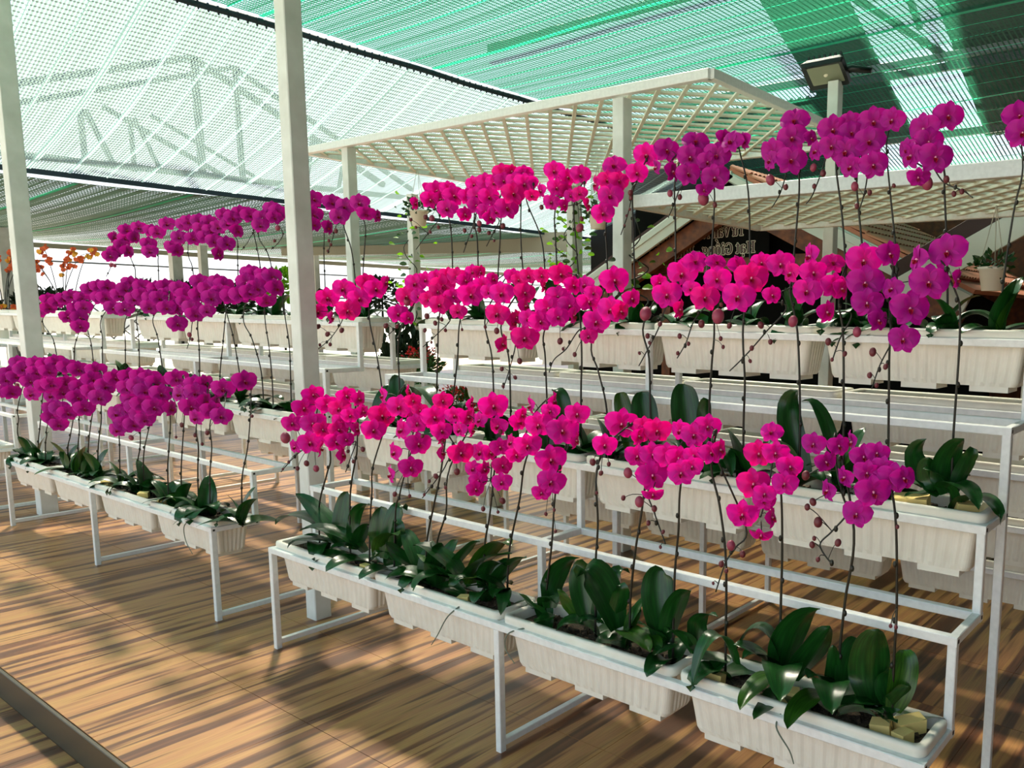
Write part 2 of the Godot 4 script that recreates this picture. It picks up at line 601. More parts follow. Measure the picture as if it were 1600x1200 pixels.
# ------------------------------------------------------------------ roof: nets of woven tape, steel trusses, an opaque roof on the right
# woven net as real tapes running along x; f gives the height at (t, z)
func net_tapes(xa: float, xb: float, za: float, zb: float, pitch: float, width: float, nseg: int, f: Callable, cross := 0.0, cross_w := 0.0) -> ArrayMesh:
	var st := st_new()
	st.set_smooth_group(-1)
	var n := int((zb - za) / pitch)
	for i in n:
		var z := za + pitch * i
		var w := width * rng.randf_range(0.75, 1.25)
		var ph := rng.randf() * 6.0
		for s in nseg:
			var t0 := float(s) / nseg
			var t1 := float(s + 1) / nseg
			var z0 := z + 0.06 * pitch * sin(t0 * 9.0 + ph)
			var z1 := z + 0.06 * pitch * sin(t1 * 9.0 + ph)
			var a := Vector3(lerpf(xa, xb, t0), f.call(t0, z), z0)
			var b := Vector3(lerpf(xa, xb, t1), f.call(t1, z), z1)
			quad(st, a, b, b + Vector3(0, 0, w), a + Vector3(0, 0, w))
	if cross > 0.0:
		var m := int((xb - xa) / cross)
		for i in m:
			var t := float(i) / m
			var dt := cross_w / (xb - xa)
			var nz := 24
			for s in nz:
				var z0 := lerpf(za, zb, float(s) / nz)
				var z1 := lerpf(za, zb, float(s + 1) / nz)
				var a := Vector3(lerpf(xa, xb, t), f.call(t, z0) + 0.002, z0)
				var b := Vector3(lerpf(xa, xb, t), f.call(t, z1) + 0.002, z1)
				var e := Vector3(cross_w, f.call(t + dt, z0) - f.call(t, z0), 0)
				quad(st, a, b, b + e, a + e)
	return done(st)

func build_roof() -> void:
	var f1 := func(t: float, z: float):
		var y: float = 4.05 + 0.03 * t * 8.0 - 0.015 * sin(t * PI * 4.0) * sin(t * PI * 4.0)
		if z < -6.5: y -= (-6.5 - z) * 0.24
		return y - 0.012 * absf(sin(z * 1.1))
	var f2 := func(t: float, z: float):
		var y: float = lerpf(2.9, 4.0, t) - 0.10 * sin(t * PI)
		return y - 0.012 * sin(t * PI) * absf(sin(z * 0.85 + 0.4))
	var f3 := func(t: float, z: float): return 2.86 - 0.10 * sin(t * PI) - 0.05 * absf(sin(z * 0.9)) - 0.12 * (1.0 - t)
	# net over the racks
	var n1 := thing("shade_net", "dense green shade net stretched flat over the near rack and the trellises", "shade net", Vector3.ZERO, "shade nets under the roof")
	var w := part("woven_tapes", net_tapes(-3.92, 6.0, -9.6, 4.0, 0.020, 0.0135, 18, f1, 0.05, 0.016), M.net_green, n1)
	w.set_meta("kind", "stuff")
	var z := -9.4
	var k := 0
	while z < 4.0:
		var wd := 0.05 if k % 6 == 0 else 0.018
		part("selvedge", net_tapes(-3.92, 6.0, z, z + wd * 1.01, wd, wd, 18, func(t: float, zz: float): return f1.call(t, zz) - 0.012), M.stripe_green, n1)
		z += 0.30
		k += 1
	# pale net sloping down to the valley on the left
	var n2 := thing("shade_net", "pale sunlit shade net sloping down left of the dark rope seam, trusses showing through", "shade net", Vector3.ZERO, "shade nets under the roof")
	w = part("woven_tapes", net_tapes(-7.0, -3.92, -9.6, 4.0, 0.026, 0.0155, 10, f2, 0.05, 0.014), M.net_pale, n2)
	w.set_meta("kind", "stuff")
	z = -9.5
	k = 0
	while z < 4.0:
		var wd := 0.07 if k % 6 == 0 else 0.024
		part("selvedge", net_tapes(-7.0, -3.92, z, z + wd * 1.01, wd, wd, 10, func(t: float, zz: float): return f2.call(t, zz) - 0.012), M.stripe_white, n2)
		z += 0.34
		k += 1
	# far net beyond the valley
	var n3 := thing("shade_net", "dull green shade net hanging low beyond the valley, above the bright open side", "shade net", Vector3.ZERO, "shade nets under the roof")
	w = part("woven_tapes", net_tapes(-15.4, -7.0, -20.0, 3.0, 0.030, 0.028, 10, f3, 0.08, 0.03), M.net_dull, n3)
	w.set_meta("kind", "stuff")
	z = -19.0
	while z < 3.0:
		part("selvedge", net_tapes(-15.4, -7.0, z, z + 0.0404, 0.04, 0.04, 10, func(t: float, zz: float): return f3.call(t, zz) - 0.012), M.stripe_green, n3)
		z += 1.15
	var st := st_new()
	var pts := []
	for i in 41: pts.append(Vector3(-3.92, 3.985 + 0.006 * sin(i * 1.7), 4.0 - 0.4 * i))
	tube(st, pts, 0.028, 0.028, 6)
	for i in 200:
		var q := Vector3(-3.92, 3.98, 4.0 - 0.08 * i)
		tube(st, [q + Vector3(-0.03, 0.03, 0), q + Vector3(0.0, -0.035, 0.02), q + Vector3(0.035, 0.02, 0.04)], 0.008, 0.008, 4)
	tag(part("seam_rope", done(st), M.rope), "dark rope lacing the pale net to the green net along the seam", "rope")
	st = st_new()
	bar(st, Vector3(-7.0, 2.875, 4.0), Vector3(-7.0, 2.875, -12.0), 0.05, 0.05)
	tag(part("valley_wire", done(st), M.rope), "dark cable under the valley where the pale net meets the far net", "cable")
	# trusses above the pale net
	truss(-7.35, 0.0, "steel gable truss seen through the pale net, its post behind the column side")
	truss(-10.0, -0.6, "farther steel truss seen through the pale net beyond the first one")
	# purlins above the nets
	for q in [[-4.3, "over the far trellis edge"], [-7.2, "near the house roof"]]:
		st = st_new()
		bar(st, Vector3(-3.4, 4.22, q[0]), Vector3(6.5, 4.30, q[0]), 0.06, 0.08)
		tag(part("purlin", done(st), M.steel), "grey steel purlin lying above the green net %s" % q[1], "purlin")
	# opaque roof of the house with a clear strip, seen through the green net
	var rs := thing("roof", "", "", Vector3.ZERO, "", "structure")
	# [x from, x to, z top, z bottom, height at the ridge end, height at the low end]
	for q in [[-1.55, -0.56, -6.2, -9.2, 5.28, 3.87], [-5.6, -1.55, -8.2, -9.2, 4.34, 3.87], [0.33, 7.3, -2.5, -9.3, 7.0, 3.82], [0.33, 7.3, 4.4, -2.5, 5.6, 7.0]]:
		var x0: float = q[0]
		while x0 < q[1] - 0.01:
			var x1: float = minf(x0 + 0.98, q[1])
			st = st_new()
			st.set_smooth_group(-1)
			var ribs := maxi(int((x1 - x0) / 0.12), 1)
			for r in ribs:
				var xa := lerpf(x0, x1, float(r) / ribs)
				var xm := lerpf(x0, x1, (r + 0.6) / ribs)
				var xb := lerpf(x0, x1, float(r + 1) / ribs)
				for s in [[xa, xm, 0.0, 0.0], [xm, xb, 0.0, 0.03]]:
					var A := Vector3(s[0], q[4] + s[2], q[2])
					var B := Vector3(s[1], q[4] + s[3], q[2])
					var C := Vector3(s[1], q[5] + s[3], q[3])
					var D := Vector3(s[0], q[5] + s[2], q[3])
					quad(st, A, B, C, D)
			part("roof_sheet", done(st), M.roof_sheet, rs)
			x0 = x1
	for zz in [-4.4, -6.2, -8.0, -9.1]:
		var y: float = 4.9 + 0.47 * (zz + 7.0) - 0.05
		part("roof_purlin", bar_mesh(Vector3(-1.55, y, zz), Vector3(7.3, y, zz), 0.05, 0.09), M.lamp_body, rs)
	for e in [[Vector3(-0.56, 5.0, -6.9), Vector3(0.33, 4.4, -8.1)], [Vector3(0.05, 4.7, -7.5), Vector3(0.05, 5.5, -6.0)]]:
		part("roof_brace", bar_mesh(e[0], e[1], 0.06, 0.06), M.lamp_body, rs)
	# dark wall far on the right and behind the house
	var wr := part("wall_right", box_mesh(Vector3(0.2, 6.5, 16), Transform3D(Basis.IDENTITY, Vector3(7.4, 2.9, -3.0))), M.timber_dark)
	tag(wr, "", "", "", "structure")

func truss(x: float, dz: float, label: String) -> void:
	var s := (3.4991 - x) / (3.4991 + 6.45)
	var P := func(y: float, z: float): return Vector3(x, 1.5 + (y - 1.5) * s, 1.7761 + (z - 1.7761) * s + dz)
	var t := thing("roof_truss", label, "truss", Vector3.ZERO, "steel roof trusses")
	for q in [["bottom_chord", 2.90, 0.6, 3.08, -6.2, 0.06], ["top_chord", 4.24, -2.73, 3.18, -5.08, 0.07], ["top_chord", 4.24, -2.73, 3.15, 0.0, 0.07], ["king_post", 4.22, -2.75, 2.97, -2.76, 0.07], ["strut", 3.54, -1.83, 3.01, -2.99, 0.05], ["strut", 3.46, -1.63, 2.93, -1.64, 0.05], ["strut", 3.48, -1.67, 2.95, -1.90, 0.05], ["strut", 3.62, -4.10, 3.05, -3.97, 0.05]]:
		part(q[0], bar_mesh(P.call(q[1], q[2]), P.call(q[3], q[4]), q[5], q[5]), M.steel, t)

# ------------------------------------------------------------------ racks and planters
const H := [0.4629, 0.7061, 0.9493, 1.1925, 1.4357]
const DZ := 0.2042

func rail_part(called: String, a: Vector3, b: Vector3, parent: Node) -> void:
	part(called, bar_mesh(a, b, 0.025, 0.025), M.paint, parent)

func rack(x0: float, x1: float, label: String) -> Node3D:
	var r := thing("plant_rack", label, "plant rack", Vector3((x0 + x1) * 0.5, 0, -1.0), "stepped plant racks")
	var o := -r.position
	var c := 0.0125
	# profile corners: (z index, height)
	var zig := []
	for i in 5:
		zig.append([i, H[i]])
		zig.append([i + 1, H[i]])
	for i in range(3, -1, -1):
		zig.append([9 - i - 1, H[i]])
		zig.append([9 - i, H[i]])
	var xs := [x0 + c, (x0 + x1) * 0.5, x1 - c]
	for x in xs:
		for i in zig.size() - 1:
			var a := Vector3(x, zig[i][1] - c, -DZ * zig[i][0]) + o
			var b := Vector3(x, zig[i + 1][1] - c, -DZ * zig[i + 1][0]) + o
			if zig[i][0] == zig[i + 1][0]:
				part("upright", bar_mesh(a, b, 0.0236, 0.0236), M.paint, r)
			else:
				part("cross_bar", bar_mesh(a + Vector3(0, 0, 0.011), b - Vector3(0, 0, 0.011), 0.0242, 0.0242), M.paint, r)
		for q in [[0.0, H[0]], [3.0, H[3]], [6.0, H[3]], [9.0, H[0]]]:
			var z: float = -DZ * q[0]
			part("leg", bar_mesh(Vector3(x, 0, z) + o, Vector3(x, q[1] - 0.024, z) + o, 0.0258, 0.0258), M.paint, r)
		part("foot_bar", bar_mesh(Vector3(x, 0.03, -c) + o, Vector3(x, 0.03, -DZ * 3 + c) + o, 0.024, 0.024), M.paint, r)
		part("foot_bar", bar_mesh(Vector3(x, 0.03, -DZ * 6 - c) + o, Vector3(x, 0.03, -DZ * 9 + c) + o, 0.024, 0.024), M.paint, r)
	for q in zig:
		var a := Vector3(x0 + 0.0, q[1] - c, -DZ * q[0]) + o
		rail_part("rail", a, a + Vector3(x1 - x0, 0, 0), r)
	# dark open ends of the tubes
	for q in zig:
		for s in [x0 - 0.0004, x1 + 0.0004]:
			if q[0] in [0, 1, 2, 3]:
				part("tube_end", box_mesh(Vector3(0.001, 0.010, 0.010), Transform3D(Basis.IDENTITY, Vector3(s, q[1] - c, -DZ * q[0]) + o)), M.cap, r)
	return r

func planter(x: float, tier_y: float, z: float, label: String, group: String) -> void:
	var p: Node3D
	if not G.has("planter0"):
		p = thing("planter_box", label, "planter", Vector3.ZERO, group)
		part("body", G.planter_body, M.plastic, p)
		part("rim", G.planter_rim, M.plastic, p)
		part("soil", G.planter_soil, M.soil, p)
		for k in [-0.227, 0.0, 0.227]:
			part("foot", G.planter_foot, M.plastic, p, Transform3D(Basis.IDENTITY, Vector3(k, 0, 0)))
		G.planter0 = p
	else:
		p = G.planter0.duplicate()
		p.name = numbered("planter_box")
		add_child(p)
		tag(p, label, "planter", group)
	p.position = Vector3(x, tier_y + 0.004, z)
	p.rotation.y = rng.randf_range(-0.006, 0.006)

const ORD := ["first", "second", "third", "fourth", "fifth", "sixth", "seventh", "eighth", "ninth", "tenth", "eleventh", "twelfth", "thirteenth", "fourteenth", "fifteenth", "sixteenth", "seventeenth", "eighteenth", "nineteenth", "twentieth"]

func build_racks() -> void:
	rack(0.0, 2.937, "stepped white steel rack on the right of the white column, three tiers in front")
	rack(-3.4585, -0.5216, "stepped white steel rack on the left of the white column")
	rack(-6.917, -3.98, "stepped white steel rack at the far left, mostly behind the grey left post")
	var names := {"A": "near", "B": "middle", "C": "far"}
	for q in [["A", 0.0], ["B", -3.4585], ["C", -6.917]]:
		for tier in 3:
			for k in 4:
				# counted from the end by the white column
				var nth: int = k if q[0] == "A" else 3 - k
				var where: String = {"A": "white column", "B": "white column", "C": "left post"}[q[0]]
				planter(q[1] + 0.367 + 0.7342 * k, H[tier * 2], -DZ * (tier * 2 + 0.5), "cream ribbed planter on the %s rack's %s tier, %s from the %s" % [names[q[0]], ["bottom", "middle", "top"][tier], ORD[nth], where], "cream ribbed planters on the racks")
		for row in (2 if q[0] == "C" else 4):
			for k in 4:
				var nth: int = k if q[0] == "A" else 3 - k
				var where: String = "left post" if q[0] == "C" else "white column"
				planter(q[1] + 0.367 + 0.7342 * k, H[3 - row], -DZ * (5.5 + row), "cream ribbed planter, back of the %s rack, %s row down, %s from the %s" % [names[q[0]], ORD[row], ORD[nth], where], "cream ribbed planters on the backs of the racks")

# ------------------------------------------------------------------ posts
func post(called: String, at: Vector3, h: float, w: float, label: String) -> void:
	var o := part(called, bar_mesh(Vector3.ZERO, Vector3(0, h, 0), w, w, 0.004), M.post)
	o.position = at
	tag(o, label, "post", "white square posts")

func build_posts() -> void:
	post("steel_post", Vector3(-0.195, 0, -0.315), 4.0, 0.083, "white square column between the near and middle racks")
	post("steel_post", Vector3(-3.66, 0, -0.26), 4.0, 0.105, "grey white square post at the left, between the middle and far racks")
	post("steel_post", Vector3(-2.60, 0, -2.12), 2.78, 0.08, "white post under the left end of the upper trellis")
	post("steel_post", Vector3(0.25, 0, -2.10), 2.76, 0.085, "white post under the upper trellis, at the corner of the lower one")
	post("steel_post", Vector3(0.76, 0, -3.92), 3.2, 0.085, "white post that carries the floodlight behind the trellises")
	post("steel_post", Vector3(-1.95, 0, -4.05), 2.78, 0.08, "white post seen through the slats of the upper trellis")
	post("steel_post", Vector3(-3.28, 0, -3.20), 2.6, 0.08, "slim white post wound with a climbing vine")
	post("steel_post", Vector3(-1.58, 0, -3.60), 2.6, 0.07, "slim white post beside the left bargeboard of the house")
	post("steel_post", Vector3(2.1, 0, -4.5), 2.5, 0.06, "slim white post in front of the brown wall")
	post("steel_post", Vector3(-12.0, -0.5, -4.75), 3.1, 0.16, "far white post at the open side, left of a pair")
	post("steel_post", Vector3(-12.0, -0.5, -5.2), 3.1, 0.12, "far grey post at the open side, right of a pair")
	post("steel_post", Vector3(-12.0, -0.5, -7.3), 3.1, 0.10, "far slim post at the open side, beyond the trellis post")
	post("steel_post", Vector3(-12.0, -0.5, -2.4), 3.4, 0.14, "far grey post at the open side behind the orange orchids")

# ------------------------------------------------------------------ trellises
func clip_seg(p: Vector2, d: Vector2, x0: float, x1: float, z0: float, z1: float) -> Array:
	var t0 := -100.0
	var t1 := 100.0
	for ax in 2:
		var lo := x0 if ax == 0 else z0
		var hi := x1 if ax == 0 else z1
		var a := (lo - p[ax]) / d[ax]
		var b := (hi - p[ax]) / d[ax]
		t0 = maxf(t0, minf(a, b))
		t1 = minf(t1, maxf(a, b))
	return [] if t1 - t0 < 0.05 else [p + d * t0, p + d * t1]

func lattice(label: String, x0: float, x1: float, z0: float, z1: float, y: float, pitch: float, w1: float, w2: float, deep: float) -> void:
	var t := thing("trellis_canopy", label, "trellis", Vector3((x0 + x1) * 0.5, y, (z0 + z1) * 0.5), "white trellis canopies")
	var o := -t.position
	for q in [[Vector3(x0, y, z1), Vector3(x1, y, z1)], [Vector3(x0, y, z0), Vector3(x1, y, z0)], [Vector3(x0, y, z0), Vector3(x0, y, z1)], [Vector3(x1, y, z0), Vector3(x1, y, z1)]]:
		part("frame_bar", bar_mesh(q[0] + o, q[1] + o, 0.05, deep, 0.003), M.paint, t)
	var D := [Vector2(1, -1).normalized(), Vector2(1, 1).normalized()]
	for k in 2:
		var n := Vector2(-D[k].y, D[k].x)
		var c := Vector2((x0 + x1) * 0.5, (z0 + z1) * 0.5)
		var m := int(4.0 / pitch)
		for i in range(-m, m + 1):
			var s := clip_seg(c + n * pitch * i, D[k], x0 + 0.02, x1 - 0.02, z0 + 0.02, z1 - 0.02)
			if s.is_empty(): continue
			var yy := y + (0.006 if k == 0 else -0.008)
			part("slat", bar_mesh(Vector3(s[0].x, yy, s[0].y) + o, Vector3(s[1].x, yy, s[1].y) + o, w1 if k == 0 else w2, 0.014, 0.001), M.lath, t)

func build_lattices() -> void:
	lattice("upper white trellis canopy of crossed slats, high behind the near rack's top flowers", -3.15, 0.90, -4.13, -2.07, 2.80, 0.155, 0.043, 0.025, 0.055)
	lattice("lower white trellis canopy at the right, below the floodlight", 0.26, 3.7, -3.72, -2.19, 2.175, 0.13, 0.052, 0.034, 0.075)
	# floodlight on its post
	var f := thing("floodlight", "black floodlight with a pale square lens on top of a white post", "floodlight", Vector3(0.72, 3.25, -3.84))
	var b := Basis(Vector3.UP, 0.25) * Basis(Vector3.RIGHT, 1.12) * Basis(Vector3.BACK, 0.12)
	var st := st_new()
	var rr := []
	for q in [[0.30, 0.24, 0.03], [0.32, 0.26, 0.0], [0.27, 0.20, -0.05], [0.16, 0.12, -0.075]]:
		rr.append(outline(q[0], q[1], 0.015, 6, 6).map(func(v): return b * Vector3(v.x, v.y, q[2])))
	loft(st, rr, -1)
	cap(st, rr[3], false)
	var inner := outline(0.24, 0.18, 0.01, 6, 6).map(func(v): return b * Vector3(v.x, v.y, 0.018))
	loft(st, [rr[0], inner], -1)
	part("housing", done(st), M.lamp_body, f)
	st = st_new()
	cap(st, inner, true)
	part("lens", done(st), M.lamp_glass, f)
	st = st_new()
	ball(st, b * Vector3(0, 0, 0.012), Vector3(0.02, 0.02, 0.012))
	part("bulb", done(st), M.letter, f)
	st = st_new()
	for k in 7:
		box(st, Vector3(0.012, 0.16, 0.05), Transform3D(b, b * Vector3(-0.12 + 0.04 * k, 0, -0.075)))
	part("cooling_fin", done(st), M.lamp_body, f)
	st = st_new()
	bar(st, Vector3(0, -0.02, -0.05), Vector3(0.06, 0.02, -0.10), 0.03, 0.012)
	tube(st, [Vector3(0.02, 0, -0.06), Vector3(0.16, 0.03, -0.10), Vector3(0.30, 0.0, -0.12)], 0.035, 0.02, 8)
	part("bracket", done(st), M.lamp_body, f)

# ------------------------------------------------------------------ the house with the painted sign
func build_house() -> void:
	var h := thing("house_gable", "timber house gable with white bargeboards and a clay tile roof behind the racks", "house", Vector3(-1.15, 0, -6.8))
	var o := -h.position
	var z := -5.75
	var st := st_new()
	st.set_smooth_group(-1)
	var tri := [Vector3(-3.7, 0, 0), Vector3(-3.7, 1.58, 0), Vector3(-1.15, 2.92, 0), Vector3(1.4, 1.64, 0), Vector3(1.4, 0, 0)]
	for s in [0.0, -0.15]:
		for k in range(1, 4):
			for v in [tri[0], tri[k], tri[k + 1]]: st.add_vertex(v + Vector3(0, 0, z - 0.25 + s) + o)
	part("gable_wall", done(st), M.black, h)
	part("tie_beam", bar_mesh(Vector3(-2.95, 2.045, z - 0.12) + o, Vector3(0.2, 2.045, z - 0.12) + o, 0.10, 0.17), M.timber, h)
	part("post", bar_mesh(Vector3(-2.2, 0, z - 0.12) + o, Vector3(-2.2, 1.95, z - 0.12) + o, 0.12, 0.12), M.timber, h)
	part("lower_rail", bar_mesh(Vector3(-3.4, 1.72, z - 0.12) + o, Vector3(-2.1, 1.72, z - 0.12) + o, 0.10, 0.14), M.timber, h)
	for s in [-1, 1]:
		var top := Vector3(-1.15, 3.0, z + 0.25)
		var end := Vector3(-3.8, 1.62, z + 0.25) if s < 0 else Vector3(1.4, 1.74, z + 0.25)
		var d := (end - top).normalized()
		var n := Vector3(-d.y, d.x, 0) * (1.0 if d.x > 0 else -1.0)
		part("bargeboard", bar_mesh(top + n * -0.13 + o, end + n * -0.13 + o, 0.04, 0.18, 0.003, n), M.barge, h)
		part("bargeboard_batten", bar_mesh(top + n * -0.09 + o + Vector3(0, 0, 0.03), end + n * -0.09 + o + Vector3(0, 0, 0.03), 0.02, 0.07, 0.003, n), M.barge, h)
		part("rafter", bar_mesh(top + n * -0.31 + o + Vector3(0, 0, -0.12), end + n * -0.31 + o + Vector3(0, 0, -0.12), 0.08, 0.20, 0.003, n), M.timber, h)
		st = st_new()
		box(st, Vector3((end - top).length(), 0.04, 3.3), Transform3D(Basis(d, n, d.cross(n)), (top + end) * 0.5 + n * -0.02 + o + Vector3(0, 0, -1.65)))
		part("roof_slab", done(st), M.timber_dark if s < 0 else M.tile, h)
		if s > 0:
			# courses of rounded clay tiles, their hollow ends open down the slope
			for row in 11:
				st = st_new()
				st.set_smooth_group(-1)
				var q0 := top + d * (0.24 * row)
				for c in 38:
					var q := q0 + Vector3(0, 0, -0.02 - 0.085 * c) + o
					for k in 6:
						var a0 := PI * k / 6.0
						var a1 := PI * (k + 1) / 6.0
						var r0 := Vector3(0, 0, cos(a0) * 0.040) + n * (sin(a0) * 0.034)
						var r1 := Vector3(0, 0, cos(a1) * 0.040) + n * (sin(a1) * 0.034)
						quad(st, q + r0, q + r1, q + d * 0.25 + r1 + n * 0.016, q + d * 0.25 + r0 + n * 0.016)
				part("tile_course", done(st), M.tile, h).set_meta("kind", "stuff")
	var wall := part("wall_back", box_mesh(Vector3(9.0, 3.05, 0.15), Transform3D(Basis.IDENTITY, Vector3(2.8, 1.52, -8.95))), M.timber)
	tag(wall, "", "", "", "structure")
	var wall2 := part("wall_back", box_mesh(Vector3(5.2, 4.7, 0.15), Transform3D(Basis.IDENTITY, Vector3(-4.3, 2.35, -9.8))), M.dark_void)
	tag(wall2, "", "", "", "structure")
	# right gable: a bargeboard rising to the right
	var g2 := thing("house_gable", "second gable at the far right, dark eave with a pale bargeboard rising to the right", "house", Vector3(2.2, 1.9, -6.6))
	o = -g2.position
	part("bargeboard", bar_mesh(Vector3(0.95, 1.70, -4.8) + o, Vector3(2.8, 2.69, -4.8) + o, 0.04, 0.20, 0.003, Vector3(-0.4, 0.9, 0)), M.barge, g2)
	part("eave_board", bar_mesh(Vector3(0.92, 1.86, -5.05) + o, Vector3(2.75, 2.86, -5.05) + o, 0.5, 0.14, 0.003, Vector3(-0.4, 0.9, 0)), M.timber_dark, g2)
	# sign: seen from behind, so its writing reads mirrored
	var s := thing("sign_board", "black sign board with mirrored outlined lettering and a round emblem", "sign", Vector3(-1.74, 2.44, -5.80))
	st = st_new()
	box(st, Vector3(1.80, 0.66, 0.02))
	part("board", done(st), M.black, s)
	var rows := [["Tư Vấn Nông Nghiệp", -0.065, 1.22, -0.01], ["Hạt Giống - Phân Bón", -0.245, 1.44, 0.015]]
	var fo := SystemFont.new()
	fo.font_names = PackedStringArray(["Droid Serif"])
	fo.font_weight = 700
	# letters the font lacks: a base letter plus a mark of its own, set (dx, dy) in font heights
	var made := {"ư": ["u", "'", 0.30, 0.0], "ấ": ["â", "´", 0.14, 0.22], "ệ": ["ê", ".", 0.0, -0.22], "ạ": ["a", ".", 0.0, -0.22], "ố": ["ô", "´", 0.14, 0.22]}
	for r in rows:
		var plain := ""
		for ch in String(r[0]): plain += made[ch][0] if made.has(ch) else ch
		var fs := 48
		var width := fo.get_string_size(plain, HORIZONTAL_ALIGNMENT_LEFT, -1, fs).x * 0.01
		var sc: float = r[2] / maxf(width, 0.01)
		var pieces := [[plain, 0.0, 0.0]]
		for i in plain.length():
			var ch := String(r[0])[i]
			if not made.has(ch): continue
			var x0 := fo.get_string_size(plain.substr(0, i), HORIZONTAL_ALIGNMENT_LEFT, -1, fs).x * 0.01
			var cw := fo.get_string_size(plain[i], HORIZONTAL_ALIGNMENT_LEFT, -1, fs).x * 0.01
			pieces.append([made[ch][1], x0 + cw * 0.5 - width * 0.5 + made[ch][2] * fs * 0.01, made[ch][3] * fs * 0.01])
		for pc in pieces:
			var tm := TextMesh.new()
			tm.font = fo
			tm.text = pc[0]
			tm.font_size = fs
			tm.pixel_size = 0.01
			tm.depth = 0.3
			# pale outline: the same letters set eight times a little off centre, the dark red face on top
			for k in 9:
				var t := MeshInstance3D.new()
				t.name = "letter_face" if k == 8 else "letter_outline"
				t.mesh = tm
				t.material_override = M.letter_red if k == 8 else M.letter
				var dx := 0.0 if k == 8 else 0.0058 * cos(TAU * k / 8.0)
				var dy := 0.0 if k == 8 else 0.0058 * sin(TAU * k / 8.0)
				t.transform = Transform3D(Basis(Vector3.BACK, 0.03) * Basis.from_scale(Vector3(-sc, sc * 1.25, 0.012)), Vector3(r[3] + dx - pc[1] * sc, r[1] + dy + pc[2] * sc * 1.25 - pc[1] * sc * 0.03, 0.0150 if k == 8 else 0.0120 + 0.0001 * k))
				s.add_child(t, true)
	st = st_new()
	for q in [[0.135, 0.120], [0.112, 0.10]]:
		for k in 40:
			var a := TAU * k / 40
			var b := TAU * (k + 1) / 40
			st.set_smooth_group(-1)
			quad(st, Vector3(cos(a) * q[0], sin(a) * q[0], 0.0), Vector3(cos(b) * q[0], sin(b) * q[0], 0.0), Vector3(cos(b) * q[1], sin(b) * q[1], 0.0), Vector3(cos(a) * q[1], sin(a) * q[1], 0.0))
	part("emblem_ring", done(st), mat(Color(0.20, 0.45, 0.40), 0.5), s, Transform3D(Basis.IDENTITY, Vector3(-0.02, 0.22, 0.0140)))
	st = st_new()
	cap(st, range(30).map(func(k: int): return Vector3(cos(TAU * k / 30) * 0.098, sin(TAU * k / 30) * 0.098, 0.0)), false)
	part("emblem_disc", done(st), M.lath, s, Transform3D(Basis.IDENTITY, Vector3(-0.02, 0.22, 0.0130)))

# ------------------------------------------------------------------ background on the open left side
func leaf_clump(n: int, r: Vector3, size: float, seed_: int, up := 0.3) -> ArrayMesh:
	var rg := RandomNumberGenerator.new()
	rg.seed = seed_
	var st := st_new()
	st.set_smooth_group(-1)
	for i in n:
		var d := Vector3(rg.randfn(), rg.randfn(), rg.randfn()).normalized() * pow(rg.randf(), 0.4)
		var p := d * r
		var ax := (d + Vector3(rg.randfn() * 0.5, up, rg.randfn() * 0.5)).normalized()
		var sd := ax.cross(Vector3(rg.randfn(), rg.randfn(), rg.randfn())).normalized()
		var nn := ax.cross(sd)
		var s := size * rg.randf_range(0.6, 1.3)
		var m := p + ax * s * 0.5
		for v in [p, m + sd * s * 0.28, m + nn * s * 0.1, p, m + nn * s * 0.1, m - sd * s * 0.28, m + sd * s * 0.28, p + ax * s, m + nn * s * 0.1, m + nn * s * 0.1, p + ax * s, m - sd * s * 0.28]: st.add_vertex(v)
	return done(st)

